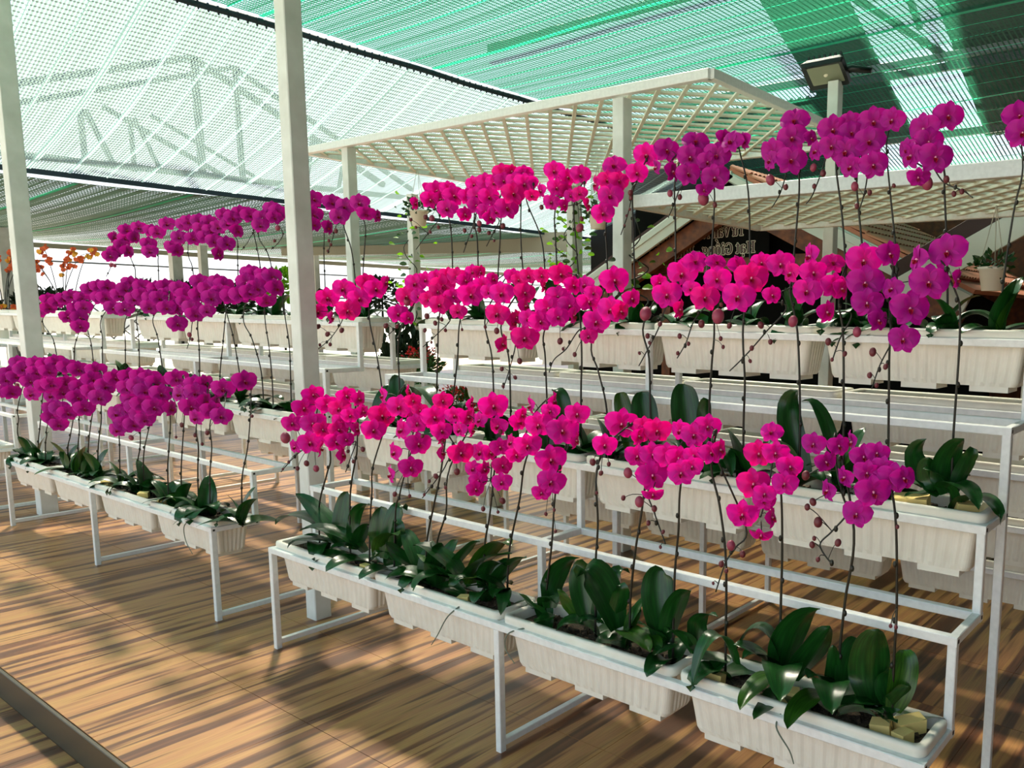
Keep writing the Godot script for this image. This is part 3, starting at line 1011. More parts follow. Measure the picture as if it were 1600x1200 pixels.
func build_background() -> void:
	# fascia boards along the far open side
	for q in [[-13.2, 1.0, 2.50, 0.08, "thin beige beam along the far open side at the left"], [-13.0, 1.0, 2.24, 0.025, "wire rail stretched along the far open side"], [-13.0, 1.0, 1.75, 0.03, "lower rail of the far fence"]]:
		var st := st_new()
		bar(st, Vector3(q[0], q[2], q[1]), Vector3(q[0], q[2], -24.0), 0.04, q[3])
		tag(part("fence_rail", done(st), M.fascia if q[3] > 0.05 else M.wire), q[4], "rail")
	var st := st_new()
	bar(st, Vector3(-12.2, 2.70, -6.75), Vector3(-6.4, 2.72, -8.85), 0.06, 0.34)
	tag(part("fascia_board", done(st), M.fascia), "broad beige fascia board hanging under the far net behind the column", "board")
	# diagonal wire fence at the far left
	var fence := thing("wire_fence", "pale diamond wire fence behind the orange orchids", "fence", Vector3(-13.2, 0, -3.6))
	st = st_new()
	for i in 30:
		for s in [-1, 1]:
			tube(st, [Vector3(0, 0.9, -6.0 + 0.34 * i - s * 0.4), Vector3(0, 1.6, -6.0 + 0.34 * i + s * 0.4)], 0.012, 0.012, 4)
	part("wire_mesh", done(st), M.wire, fence).set_meta("kind", "stuff")
	# shrubs outside
	var spots := [[-11.0, 1.55, -2.55, 0.40], [-11.0, 1.78, -3.85, 0.26], [-11.0, 1.80, -4.35, 0.22], [-10.5, 1.40, -1.6, 0.35], [-10.8, 2.00, -5.95, 0.35], [-10.6, 1.74, -5.0, 0.28], [-10.9, 1.95, -8.0, 0.35]]
	var words := ["dark shrub behind the far rack, left of the open side", "dark round shrub silhouetted left of the far white post", "small pointed shrub touching the far white post", "dark shrub behind the orange orchids", "light leafy shrub behind the white column", "low dark shrub behind the middle rack's top planters", "bushy plant on a pale stand behind the column's right side"]
	for k in spots.size():
		var q: Array = spots[k]
		var sh := thing("shrub", words[k], "shrub", Vector3(q[0], q[1] - 0.5, q[2]), "shrubs outside the racks")
		part("foliage", leaf_clump(420, Vector3(q[3], q[3] * 0.8, q[3]), 0.12, 60 + k), M.conifer if k != 4 else M.vine, sh, Transform3D(Basis.IDENTITY, Vector3(0, 0.4, 0)))
		st = st_new()
		tube(st, [Vector3(0, -q[1] + 0.5, 0), Vector3(0.02, 0.4, 0)], 0.03, 0.02)
		part("stem", done(st), M.stem, sh)
	# dark conifer and red flowers in the aisle between the racks
	var co := thing("conifer", "dark green conifer between the middle rack's end and the near rack", "conifer", Vector3(-2.68, 0, -2.62))
	part("foliage", leaf_clump(1500, Vector3(0.24, 0.62, 0.24), 0.09, 91, 0.9), M.conifer, co, Transform3D(Basis.IDENTITY, Vector3(0, 0.75, 0)))
	st = st_new()
	tube(st, [Vector3.ZERO, Vector3(0, 1.1, 0)], 0.03, 0.01)
	part("trunk", done(st), M.stem, co)
	var fl := [[-1.68, 0.83, -2.42, "red flowering plant behind the left end of the near rack, upper clump"], [-1.36, 0.70, -2.42, "red flowering plant low behind the near rack's left end"], [-2.21, 1.10, -2.45, "pink red flowers beside the dark conifer"]]
	for k in 3:
		var q: Array = fl[k]
		var fp := thing("flowering_plant", q[3], "flowering plant", Vector3(q[0], 0, q[2]), "red flowers in the aisle")
		part("foliage", leaf_clump(260, Vector3(0.16, 0.14, 0.16), 0.07, 110 + k), M.leaf_young, fp, Transform3D(Basis.IDENTITY, Vector3(0, q[1] - 0.10, 0)))
		part("blossom", leaf_clump(160, Vector3(0.15, 0.06, 0.15), 0.03, 120 + k), M.red_flower, fp, Transform3D(Basis.IDENTITY, Vector3(0, q[1] + 0.04, 0))).set_meta("kind", "stuff")
		st = st_new()
		lathe(st, [Vector2(0.09, 0), Vector2(0.12, q[1] - 0.25), Vector2(0.13, q[1] - 0.2), Vector2(0.0, q[1] - 0.2)])
		part("pot", done(st), M.pot, fp)
	# orange orchids at the far left
	var stand := thing("plant_stand", "small white two shelf stand under the orange orchids at the left edge", "stand", Vector3(-7.4, 0, -1.4))
	for x in [-0.3, 0.3]:
		for z in [-0.45, 0.45]: part("leg", bar_mesh(Vector3(x, 0, z), Vector3(x, 1.10, z), 0.03, 0.03), M.paint, stand)
	for y in [0.50, 1.09]: part("shelf", box_mesh(Vector3(0.66, 0.02, 0.96), Transform3D(Basis.IDENTITY, Vector3(0, y, 0))), M.paint, stand)
	var oo := [[-7.4, 2.01, -1.64, "orange orchid sprays at the left edge, upper row right of the post"], [-7.4, 2.01, -1.12, "orange yellow orchid sprays at the left edge, upper row left of the post"], [-7.4, 1.42, -1.26, "orange orchid sprays low at the left edge on the stand's lower shelf"], [-7.3, 0.92, -0.72, "yellow orange orchid sprays lowest at the left edge on the floor"]]
	for k in 4:
		var q: Array = oo[k]
		var op := thing("orange_orchid", q[3], "orchid", Vector3(q[0], q[1] - 0.75, q[2]), "orange orchids at the far left")
		for s in 7:
			var a := Vector3(rng.randf_range(-0.05, 0.05), 0, rng.randf_range(-0.05, 0.05))
			var b := Vector3(rng.randf_range(-0.28, 0.28), 0.72 + rng.randf_range(-0.06, 0.08), rng.randf_range(-0.2, 0.2))
			var path := spline([a, a.lerp(b, 0.4) + Vector3(0, 0.14, 0), b, b + (b - a) * Vector3(0.5, 0.06, 0.5)], 5)
			var st2 := st_new()
			tube(st2, path, 0.005, 0.0025, 5)
			part("stem", done(st2), M.stem, op)
			for f in 10:
				var pp: Vector3 = path[path.size() - 1 - f % 8] + Vector3(rng.randfn() * 0.022, rng.randfn() * 0.022, rng.randfn() * 0.022)
				var fb := Basis(Vector3.UP, 0.8 + rng.randfn() * 0.5) * Basis(Vector3.RIGHT, rng.randfn() * 0.3)
				part("blossom", G.corolla, M.orange_flower if rng.randf() < 0.7 else M.yellow_flower, op, Transform3D(fb * Basis.from_scale(Vector3.ONE * 0.062), pp))
		for s in 6: part("leaf", G.leaves[s], M.leaf, op, Transform3D(Basis(Vector3.UP, s * 1.05) * Basis.from_scale(Vector3.ONE * 0.3), Vector3.ZERO))
		st = st_new()
		lathe(st, [Vector2(0.0, -0.16), Vector2(0.07, -0.16), Vector2(0.095, 0.0), Vector2(0.10, 0.01), Vector2(0.085, 0.0), Vector2(0.0, -0.01)])
		part("pot", done(st), M.pot, op)

# ------------------------------------------------------------------ orchids
const TIER := {"1": [-0.1021, 0.4629], "2": [-0.5105, 0.9493], "3": [-0.9189, 1.4357]}
const COUNT := ["no", "one", "two", "three", "four", "five", "six", "seven", "eight", "nine", "ten", "eleven", "twelve"]

func mm(a: Array, i: int) -> Vector3:
	return Vector3(a[i], a[i + 1], a[i + 2]) * 0.001

# key: rack letter and tier; bx: where along the rack; S stem points, F flowers (x y z width yaw pitch roll), B buds (x y z size), P spike tip; millimetres from the tier's rail
func orchid(key: String, bx: float, S: Array, F: Array, B: Array, P: Array, L: Array = []) -> void:
	var tier: Array = TIER[key[1]]
	var near := key[0] == "A"
	var n: int = tally.get(key, 0)
	tally[key] = n + 1
	var o := thing("orchid_plant", "", "", Vector3(bx, tier[1] - 0.006, tier[0]), "magenta orchids on the %s rack's %s tier" % [{"A": "near", "B": "middle", "C": "far"}[key[0]], {"1": "bottom", "2": "middle", "3": "top"}[key[1]]])
	o.set_meta("key", key)
	var nf := F.size() / 7
	o.set_meta("blooms", nf)
	var off := Vector3(0, 0.006, 0)
	# stem and rachis
	var ctrl := [Vector3(0, 0, 0)]
	for i in range(0, S.size(), 3): ctrl.append(mm(S, i) + off)
	var fl := []
	for i in nf: fl.append(i * 7)
	var pets := []
	for i in fl:
		var b := Basis(Vector3.UP, deg_to_rad(F[i + 4])) * Basis(Vector3.RIGHT, deg_to_rad(F[i + 5])) * Basis(Vector3.BACK, deg_to_rad(F[i + 6]))
		pets.append([mm(F, i) + off, b, F[i + 3] * 0.001])
	var back := Vector3(-0.014, 0, -0.036)
	var groups := 3 if nf >= 5 else mini(nf, 2)
	for g in groups:
		var c := Vector3.ZERO
		var m := 0
		for i in nf:
			if i * groups / nf == g:
				c += pets[i][0]
				m += 1
		c = c / m + back
		if g == 0: c.y += 0.012
		ctrl.append(c)
	for i in range(0, P.size(), 3): ctrl.append(mm(P, i) + off)
	var path := spline(ctrl, 6)
	var st := st_new()
	tube(st, path, 0.0040, 0.0020, 6)
	# a thin stake tied to the lower stem
	var node_at := 0.0
	for i in range(3, path.size() - 1):
		node_at += path[i].distance_to(path[i - 1])
		if node_at > 0.11:
			node_at = 0.0
			ball(st, path[i] + Vector3(0.004 * (1 if i % 2 else -1), 0, 0.002), Vector3(0.006, 0.009, 0.006), Basis.IDENTITY, 6, 4)
	var near_pt := func(q: Vector3) -> Vector3:
		var best: Vector3 = path[path.size() - 1]
		for v in path:
			if v.distance_squared_to(q) < best.distance_squared_to(q): best = v
		return best
	for f in pets:
		var tail: Vector3 = f[0] - f[1].z * f[2] * 0.12
		var q: Vector3 = near_pt.call(tail)
		tube(st, spline([q, q.lerp(tail, 0.5) + Vector3(0, 0.006, 0), tail], 3), 0.0014, 0.0014, 4)
	for i in range(0, B.size(), 4):
		var c := mm(B, i) + off
		var q: Vector3 = near_pt.call(c)
		tube(st, spline([q, q.lerp(c, 0.6) + Vector3(0, 0.008, 0.002), c], 3), 0.0012, 0.0012, 4)
	part("stem", done(st), M.stem, o)
	# flowers
	var hue := 0
	if key[0] != "A": hue = 2
	elif key[1] == "3" and bx > 1.35 or key[1] != "3" and bx > 2.55: hue = 2
	for f in pets:
		var t := Transform3D(f[1] * Basis.from_scale(Vector3.ONE * f[2]), f[0])
		var h := hue
		if hue == 0: h = [0, 0, 1, 3][rng.randi() % 4]
		var pm: Material = M["petal%d" % h]
		if near:
			var c := part("flower", G.column, M.column, o, t)
			for q in G.flower_parts:
				var w := Transform3D(Basis(Vector3.BACK, rng.randf_range(-0.06, 0.06)) * Basis(Vector3.RIGHT, rng.randf_range(-0.08, 0.12)), Vector3.ZERO)
				part(q[0], q[1], pm, c, w * q[2])
			part("lip", G.lip, M.lip, c)
		else:
			var c := part("flower", G.corolla, pm, o, t)
			part("lip", G.lip, M.lip, c)
	for i in range(0, B.size(), 4):
		var d: float = B[i + 3] * 0.00088
		var bb := Basis(Vector3.UP, rng.randf() * 6.0) * Basis(Vector3.RIGHT, rng.randf_range(-0.4, 0.6))
		part("bud", G.bud, M.bud_pink if d > 0.024 else M.bud, o, Transform3D(bb * Basis.from_scale(Vector3.ONE * d), mm(B, i) + off))
	# leaves: listed ones by base, middle, tip and width, the others in an opposite fan
	for i in range(0, L.size(), 10):
		part("leaf", ribbon_leaf(mm(L, i) + off, mm(L, i + 3) + off, mm(L, i + 6) + off, L[i + 9] * 0.001), M.leaf_young if rng.randf() < 0.12 else M.leaf, o)
	var rest := 7 if L.is_empty() else (2 if L.size() > 35 else 4)
	var a0 := rng.randf() * 360.0
	for i in rest:
		var len := rng.randf_range(0.13, 0.22)
		var b := Basis(Vector3.UP, deg_to_rad(a0 + 180.0 * (i % 2) + rng.randf_range(-50, 50)))
		part("leaf", G.leaves[rng.randi() % 8], M.leaf_young if rng.randf() < 0.08 else M.leaf, o, Transform3D(b * Basis.from_scale(Vector3(len * 1.05, len, len)), Vector3(rng.randf_range(-0.01, 0.01), 0.004 + 0.003 * i, rng.randf_range(-0.01, 0.01))))

func ribbon_leaf(a: Vector3, m: Vector3, t: Vector3, w: float) -> ArrayMesh:
	var st := st_new()
	st.set_smooth_group(0)
	var nu := 12
	var nv := 6
	# a parabola through the three points
	var c := m * 2.0 - (a + t) * 0.5
	var flat := Vector3(t.x - a.x, 0, t.z - a.z)
	if flat.length() < 0.01: flat = Vector3(0.3, 0, 1)
	# broad side up for lying leaves, towards the front for standing ones
	var upright := clampf(absf(t.y - a.y) / maxf((t - a).length(), 0.001) * 1.6 - 0.6, 0.0, 1.0)
	var lie := flat.normalized().cross(Vector3.UP)
	var stand := Vector3(0.75, 0, -0.66)
	if lie.dot(stand) < 0: stand = -stand
	var side := lie.lerp(stand, upright).normalized()
	var P := func(i: int, j: int):
		var u := float(i) / nu
		var v := float(j) / nv * 2.0 - 1.0
		var p := a.lerp(c, u).lerp(c.lerp(t, u), u)
		var d := (c - a).lerp(t - c, u).normalized()
		var s := (side - d * side.dot(d)).normalized()
		var n := s.cross(d)
		if n.y < 0: n = -n
		var hw := 0.52 * w * pow(maxf(sin(PI * pow(lerpf(0.04, 1.0, u), 0.85)), 0.0), 0.55) + 0.006 * (1.0 - u)
		return p + s * v * hw + n * (0.30 * absf(v) * hw - 0.08 * v * v * hw + 0.004 * sin(u * 9.0) * v * v)
	for i in nu:
		for j in nv:
			for q in [[i, j], [i + 1, j + 1], [i + 1, j], [i, j], [i, j + 1], [i + 1, j + 1]]:
				st.set_uv(Vector2(float(q[1]) / nv, float(q[0]) / nu))
				st.add_vertex(P.call(q[0], q[1]))
	return done(st)

func label_orchids() -> void:
	# counted from the end of each tier beside the white column
	var byk := {}
	for c in get_children():
		if c.has_meta("key"):
			var k: String = c.get_meta("key")
			if not byk.has(k): byk[k] = []
			byk[k].append(c)
	for k in byk:
		var l: Array = byk[k]
		l.sort_custom(func(a, b): return absf(a.position.x + 0.2) < absf(b.position.x + 0.2))
		for i in l.size():
			var nb: int = l[i].get_meta("blooms")
			tag(l[i], "magenta orchid with %s bloom%s, %s from the white column on the %s rack's %s tier" % [COUNT[nb], "" if nb == 1 else "s", ORD[i], {"A": "near", "B": "middle", "C": "far"}[k[0]], {"1": "bottom", "2": "middle", "3": "top"}[k[1]]], "orchid")
			l[i].remove_meta("key")
			l[i].remove_meta("blooms")

# ------------------------------------------------------------------ small things
func foam(x: float, y: float, z: float, s: Vector3, turn: float, label: String) -> void:
	var o := part("foam_block", box_mesh(s, Transform3D.IDENTITY), M.foam)
	o.position = Vector3(x, y, z)
	o.rotation = Vector3(rng.randf_range(-0.15, 0.15), turn, rng.randf_range(-0.15, 0.15))
	tag(o, label, "foam block", "yellow foam blocks in the planters")

func build_small_things() -> void:
	label_orchids()
	foam(2.850, 0.478, -0.125, Vector3(0.075, 0.038, 0.038), 0.9, "long yellow foam block in the right end of the near rack's bottom planter")
	foam(2.795, 0.474, -0.075, Vector3(0.05, 0.036, 0.038), 0.2, "yellow foam block beside the planter's front rim at the near right corner")
	foam(2.855, 0.472, -0.065, Vector3(0.045, 0.034, 0.036), 1.3, "small yellow foam block in the front corner of the nearest planter")
	foam(2.530, 0.476, -0.085, Vector3(0.05, 0.04, 0.04), 0.5, "yellow foam block half under leaves in the nearest planter")
	foam(2.300, 0.474, -0.060, Vector3(0.06, 0.034, 0.034), 0.1, "yellow foam block at the left end of the nearest planter")
	foam(1.235, 0.474, -0.050, Vector3(0.045, 0.034, 0.034), 0.4, "yellow foam block in the bottom planter second from the white column")
	foam(0.640, 0.474, -0.050, Vector3(0.05, 0.034, 0.03), 0.2, "yellow foam block in the bottom planter next to the white column")
	foam(2.700, 0.968, -0.480, Vector3(0.10, 0.035, 0.06), 0.15, "flat yellow foam block in the right end of the near rack's middle planter")
	foam(2.850, 0.966, -0.510, Vector3(0.06, 0.03, 0.06), 0.5, "pale yellow foam block at the end of the near rack's middle planter")
	foam(2.280, 0.970, -0.480, Vector3(0.05, 0.04, 0.04), 0.5, "yellow foam block among leaves in the near rack's middle planter")
	foam(-1.930, 0.476, -0.060, Vector3(0.06, 0.04, 0.04), 0.3, "yellow foam block in the middle rack's bottom tier, far one of three")
	foam(-1.470, 0.476, -0.070, Vector3(0.05, 0.036, 0.036), 0.9, "yellow foam block in the middle rack's bottom tier, middle one of three")
	foam(-1.190, 0.476, -0.060, Vector3(0.05, 0.034, 0.04), 0.1, "yellow foam block in the middle rack's bottom tier, near one of three")
	# loose aerial roots over the rims
	var roots := [[Vector3(1.263, 0.475, -0.02), Vector3(1.242, 0.44, 0.03), Vector3(1.188, 0.36, 0.035), Vector3(1.144, 0.31, 0.03), "pale aerial root hanging over the second bottom planter of the near rack"], [Vector3(1.620, 0.475, -0.03), Vector3(1.544, 0.45, 0.02), Vector3(1.533, 0.40, 0.03), Vector3(1.576, 0.355, 0.03), "dark aerial root curling over the third bottom planter of the near rack"], [Vector3(2.548, 0.47, -0.02), Vector3(2.548, 0.44, 0.02), Vector3(2.591, 0.39, 0.025), Vector3(2.602, 0.355, 0.02), "short root hanging from the rim of the nearest planter"], [Vector3(-0.756, 0.475, -0.03), Vector3(-0.777, 0.44, 0.02), Vector3(-0.756, 0.37, 0.03), Vector3(-0.691, 0.31, 0.03), "pale root drooping over the middle rack's bottom planter next to the column"]]
	for r in roots:
		var st := st_new()
		tube(st, spline([r[0], r[1], r[2], r[3]], 6), 0.003, 0.0015, 5)
		tag(part("aerial_root", done(st), M.root), r[4], "root", "aerial roots over the rims")
	# hanging pots
	for q in [[Vector3(-2.92, 2.34, -3.0), 2.79, "cream hanging pot behind the leftmost top flowers of the near rack"], [Vector3(-1.10, 2.26, -3.4), 2.79, "cream hanging pot by the white trellis post"], [Vector3(2.13, 1.73, -3.3), 2.16, "cream hanging pot on strings at the far right under the lower trellis"]]:
		var hp := thing("hanging_pot", q[2], "hanging pot", q[0], "hanging pots")
		var st := st_new()
		lathe(st, [Vector2(0.0, -0.07), Vector2(0.058, -0.07), Vector2(0.078, 0.05), Vector2(0.088, 0.052), Vector2(0.088, 0.07), Vector2(0.078, 0.07), Vector2(0.074, 0.05), Vector2(0.0, 0.045)])
		part("pot", done(st), M.pot, hp)
		for k in 3:
			st = st_new()
			var a := TAU * k / 3 + 0.4
			tube(st, [Vector3(cos(a) * 0.083, 0.06, sin(a) * 0.083), Vector3(0, minf(q[1] - q[0].y, 0.45), 0)], 0.0025, 0.0025, 4)
			part("string", done(st), M.string, hp)
		st = st_new()
		tube(st, [Vector3(0, minf(q[1] - q[0].y, 0.45), 0), Vector3(0, q[1] - q[0].y, 0)], 0.0025, 0.0025, 4)
		part("hook_wire", done(st), M.string, hp)
		part("foliage", leaf_clump(60, Vector3(0.12, 0.05, 0.12), 0.06, 170 + int(q[0].x * 10)), M.leaf, hp, Transform3D(Basis.IDENTITY, Vector3(0, 0.09, 0)))
	# climbing vines
	var vines := [[Vector3(-3.28, 1.3, -3.13), Vector3(-3.24, 2.6, -3.13), 90, "yellow green vine climbing the slim post right of the trellis end"], [Vector3(-1.58, 1.5, -3.53), Vector3(-1.50, 2.6, -3.52), 90, "leafy vine on the slim post by the left bargeboard"], [Vector3(-2.2, 1.9, -4.10), Vector3(-2.15, 2.79, -4.10), 50, "trailing vine hanging behind the near rack's top flowers"], [Vector3(0.33, 1.5, -2.16), Vector3(0.31, 2.1, -2.15), 30, "short dark vine beside the trellis post in front of the sign"]]
	for v in vines:
		var vn := thing("climbing_vine", v[3], "vine", v[0], "climbing vines")
		var st := st_new()
		var pts := []
		for i in 14:
			pts.append((v[1] - v[0]) * (i / 13.0) + Vector3(0.06 * sin(i * 1.3), 0, 0.05 * cos(i * 1.7)))
		tube(st, spline(pts, 3), 0.006, 0.003, 5)
		part("stem", done(st), M.stem, vn)
		for i in v[2]:
			var p: Vector3 = (v[1] - v[0]) * rng.randf() + Vector3(rng.randfn() * 0.13, 0, rng.randfn() * 0.08)
			var b := Basis(Vector3.UP, rng.randf() * TAU) * Basis(Vector3.RIGHT, rng.randf_range(0.2, 1.3))
			var s := rng.randf_range(0.05, 0.10)
			part("leaf", G.sepal, M.vine if rng.randf() < 0.65 else M.leaf_young, vn, Transform3D(b * Basis.from_scale(Vector3(s * 2.2, s, s)), p))
	# bright gap below the far roof is open sky; a beam under it
	var fr := bar_mesh(Vector3(-0.35, 3.28, -10.0), Vector3(5.0, 3.28, -10.0), 0.1, 0.12)
	tag(part("eave_beam", fr, M.lamp_body), "dark beam below the bright gap under the far roof", "beam")

func plant_orchids() -> void:
	orchid("A1", 0.214, [13,200,0,102,353,10,151,444,20], [83,692,43,94,67,9,8,224,662,67,93,71,-4,-1,72,639,78,102,65,10,-7,13,572,98,92,54,5,1,149,582,87,109,52,0,7,271,571,118,78,70,9,-7,218,517,141,107,50,-4,7,101,487,140,69,13,12,7,253,495,125,84,143,5,3], [-47,501,99,48,158,420,128,26,227,407,128,28,88,391,128,20,19,409,126,15,-27,374,128,12], [-12,442,55,-72,391,75,-107,346,95], [179,50,0,-8,161,50,-170,106,100,98,223,50,0,46,73,80,33,50,160,51,149,50,0,147,201,-25,155,272,-50,59,104,50,0,75,77,40,23,88,80,48])
	orchid("A1", 0.444, [18,269,0,82,431,10,115,489,20], [77,701,33,83,71,7,8,163,695,35,76,102,2,-6,60,650,55,95,46,1,2,224,651,58,65,102,1,-3,180,635,84,75,58,1,0,136,607,93,82,46,12,-9,136,578,109,82,68,-4,5,206,581,79,70,120,-4,-8,190,544,114,70,71,-1,5,159,536,135,92,71,2,-3,186,486,131,81,126,-2,4], [192,495,107,16,240,462,117,16,287,513,105,21], [164,524,55,156,462,75,148,405,95], [-50,50,0,-189,170,15,-348,240,30,85,106,50,0,-36,136,65,-150,125,130,93,20,50,0,30,198,-15,114,245,-30,43,62,50,0,51,82,50,17,72,100,63,46,50,0,113,152,0,180,174,0,57])
	orchid("A1", 0.579, [14,166,0,53,314,10,94,450,20], [332,741,27,65,139,-3,8,172,716,21,79,-19,6,8,410,716,62,65,66,5,-3,352,692,78,100,46,-3,-6,296,658,114,106,70,-1,-8,314,612,162,94,58,2,-5], [], [], [70,50,0,82,177,-10,68,255,-20,89,108,50,0,131,232,-40,151,237,-80,60,125,50,0,187,169,-10,150,213,-20,49,169,50,0,178,103,50,186,96,100,49,62,50,0,166,157,25,273,181,50,70])
	orchid("A1", 0.743, [26,254,0,69,326,10,111,396,20], [258,680,42,65,63,3,-1,178,652,18,86,131,-3,0,278,638,70,83,44,8,8,170,603,56,96,-2,-2,-1,307,568,89,97,63,1,-1,187,527,103,85,-5,12,-1,326,491,138,91,61,4,-4,197,448,128,80,-24,2,9], [299,379,128,15,212,374,128,20], [], [136,49,0,76,99,30,40,148,60,53,165,50,0,89,136,-20,14,171,-40,59,104,50,0,127,50,40,145,76,80,42])
	orchid("A1", 0.944, [15,166,0,77,319,10,142,473,20], [201,726,51,76,56,4,-3,274,681,61,74,45,9,7,177,669,71,100,61,8,4,262,631,108,78,60,2,4,237,608,89,70,112,8,3,406,575,145,93,64,6,1,269,557,118,78,129,0,3], [250,471,128,21,363,500,128,25,133,596,91,17,255,586,99,14,213,448,128,14,182,396,128,12], [224,511,55,213,471,75,126,370,95], [226,50,0,135,154,40,39,173,80,75,154,50,0,107,74,70,117,32,140,66,43,50,0,95,143,-40,87,167,-80,41,98,50,0,94,91,25,52,102,50,66,98,50,0,257,79,40,393,124,80,49])
	orchid("A1", 1.013, [3,161,0,78,305,10,120,479,20], [240,720,19,65,119,6,5,384,728,42,106,53,8,6,309,688,91,81,100,10,3,384,684,100,65,3,4,1,306,647,122,65,11,11,0,383,655,135,65,126,8,-6], [231,437,128,14], [], [67,50,0,141,162,-25,191,197,-50,42,67,50,0,184,93,50,193,72,100,54,30,50,0,-53,103,0,-104,104,0,57])
	orchid("A1", 1.276, [10,199,0,53,329,10,92,484,20], [150,662,47,79,11,7,-1,192,598,80,74,56,6,4,90,570,74,80,20,3,3,144,574,80,66,94,6,-8,234,545,108,73,61,-3,-7,95,518,110,67,31,-1,-8,128,518,95,65,96,6,2,139,486,129,66,51,-4,-2,257,497,132,72,36,-2,6,146,462,147,65,67,6,-7], [164,534,88,20,170,641,57,18,159,391,128,18,246,430,122,24,231,391,128,13], [], [-69,50,0,44,206,-15,117,220,-30,85,-70,50,0,21,153,25,208,228,50,67,34,50,0,-9,102,50,-27,98,100,43,0,50,0,70,160,15,152,168,30,66,16,50,0,36,83,60,52,96,120,38])
	orchid("A1", 1.400, [12,199,0,82,409,10,127,554,20], [255,758,21,71,115,5,8,171,740,36,72,-31,9,3,279,732,57,65,35,6,1,172,713,79,65,100,6,-3,148,689,71,76,88,-2,1,259,691,90,94,36,6,7,150,624,102,65,-9,0,-4,263,632,141,93,43,11,7,222,599,152,69,61,12,0], [], [], [-67,50,0,11,157,0,101,204,0,65,-30,50,0,66,86,75,134,52,150,45,-7,50,0,10,90,50,40,76,100,51,-74,50,0,-50,127,-25,-50,163,-50,48])
	orchid("A1", 1.587, [4,91,0,44,279,10,80,490,20], [189,730,38,84,38,12,0,145,676,58,109,44,-2,2,197,648,56,65,112,9,6,127,587,92,105,46,0,8,178,531,142,95,38,0,-6,155,497,162,65,40,6,0], [137,418,127,14,170,435,124,12,179,370,128,12], [], [19,50,0,37,170,-25,113,229,-50,71,-1,18,0,-36,58,30,-62,99,60,50,-6,44,0,59,110,40,133,110,80,52,141,38,0,128,93,25,107,149,50,35,39,32,0,44,31,50,51,39,100,44])
	orchid("A1", 1.813, [1,224,0,21,377,10,34,580,20], [146,716,43,107,43,8,-7,248,693,91,65,93,5,-3,169,666,145,77,42,3,-3], [107,604,128,23,139,575,128,17,169,605,128,15,122,514,128,11], [70,603,55,75,547,75,87,494,95], [94,50,0,32,218,35,-17,212,70,103,0,50,0,33,193,-40,77,206,-80,46,-28,50,0,-59,188,-10,-31,226,-20,85,67,50,0,107,162,0,94,190,0,49,27,50,0,8,78,40,4,69,80,46])
	orchid("A1", 1.956, [2,150,0,30,321,10,63,458,20], [89,716,46,65,41,-3,-4,139,708,46,88,34,10,1,96,695,40,67,46,3,1,157,646,90,83,41,4,7,98,634,86,81,36,10,-5,174,592,114,99,47,-3,6,208,549,155,65,36,41,5], [68,579,92,32,69,509,114,17,131,507,117,33,189,497,123,20,172,454,128,16,224,437,128,13,215,392,128,11], [112,520,55,151,472,75,208,392,95], [-42,45,0,64,76,60,175,69,120,72,-36,36,0,6,51,75,48,80,150,36,-10,50,0,0,104,-25,-5,121,-50,33,3,50,0,98,72,40,177,56,80,68])
	orchid("A1", 2.124, [3,252,0,23,408,10,37,551,20], [57,716,50,72,1,4,1,104,708,52,82,30,-2,2,145,663,112,65,23,0,6,55,653,112,81,41,-4,4,102,653,123,76,50,7,-8,162,639,142,65,27,6,8,136,621,155,85,25,1,8], [], [], [-29,50,0,-74,205,-20,-73,265,-40,96,-24,50,0,24,192,15,85,244,30,62,-24,50,0,-67,94,30,-89,116,60,56,-17,50,0,9,65,50,0,51,100,47])
	orchid("A1", 2.312, [-1,132,0,-1,351,7,-20,507,15,-45,614,22], [-52,732,32,81,37,3,-6,43,688,117,67,90,-2,-2,30,680,140,70,51,-15,4], [91,438,128,29,127,421,128,20,62,382,128,19,78,366,128,14,37,324,128,10], [91,474,55,74,418,75,55,378,95,37,296,115], [-98,50,0,-102,143,-10,-41,166,-20,54,-109,42,0,-144,114,40,-154,121,80,62,35,50,0,2,154,75,-11,28,150,52,14,50,0,-61,56,20,-104,81,40,58,-8,50,0,-19,34,50,-28,42,100,49])
	orchid("A1", 2.487, [-1,248,0,4,395,10,3,551,20], [-15,736,49,65,19,-22,-3,6,688,64,76,29,11,-2,-52,678,51,85,36,-2,2,55,660,76,75,39,5,2,-44,605,89,94,32,0,5,52,618,95,75,18,0,-2,4,588,111,66,21,7,3,-2,567,103,66,34,-3,-7,-50,531,129,91,24,10,0,22,528,107,65,98,-4,4,12,488,139,65,20,46,3], [], [], [13,50,0,-39,192,25,-108,117,50,51,7,50,0,40,194,0,117,271,0,90,43,50,0,99,148,-20,128,215,-40,83,8,50,0,56,127,90,102,80,180,98,-15,50,0,-26,49,85,-21,16,170,54,-4,17,0,14,12,90,26,9,180,43,4,50,0,-34,125,40,-71,111,80,55])
	orchid("A1", 2.660, [1,130,0,17,311,10,38,504,20], [22,729,13,65,-52,12,3,-66,720,51,68,16,6,-3,-3,720,40,65,50,6,-3,-23,681,68,65,55,9,3,36,652,81,65,-28,10,0,0,617,97,65,-33,8,-2,96,582,140,77,10,-1,-8], [-71,640,79,26,-38,581,101,21,-51,567,105,18,-14,537,118,27,45,498,128,20,-23,481,128,18,-6,447,128,14,-18,498,128,13], [36,558,55,4,508,75,-18,473,95,26,437,115], [-15,50,0,-6,133,15,-3,195,30,35,-7,50,0,19,118,85,66,84,170,86,-32,40,0,-50,50,95,-44,20,190,60,21,50,0,27,152,-30,26,190,-60,75,-15,50,0,-42,103,30,-56,101,60,60])
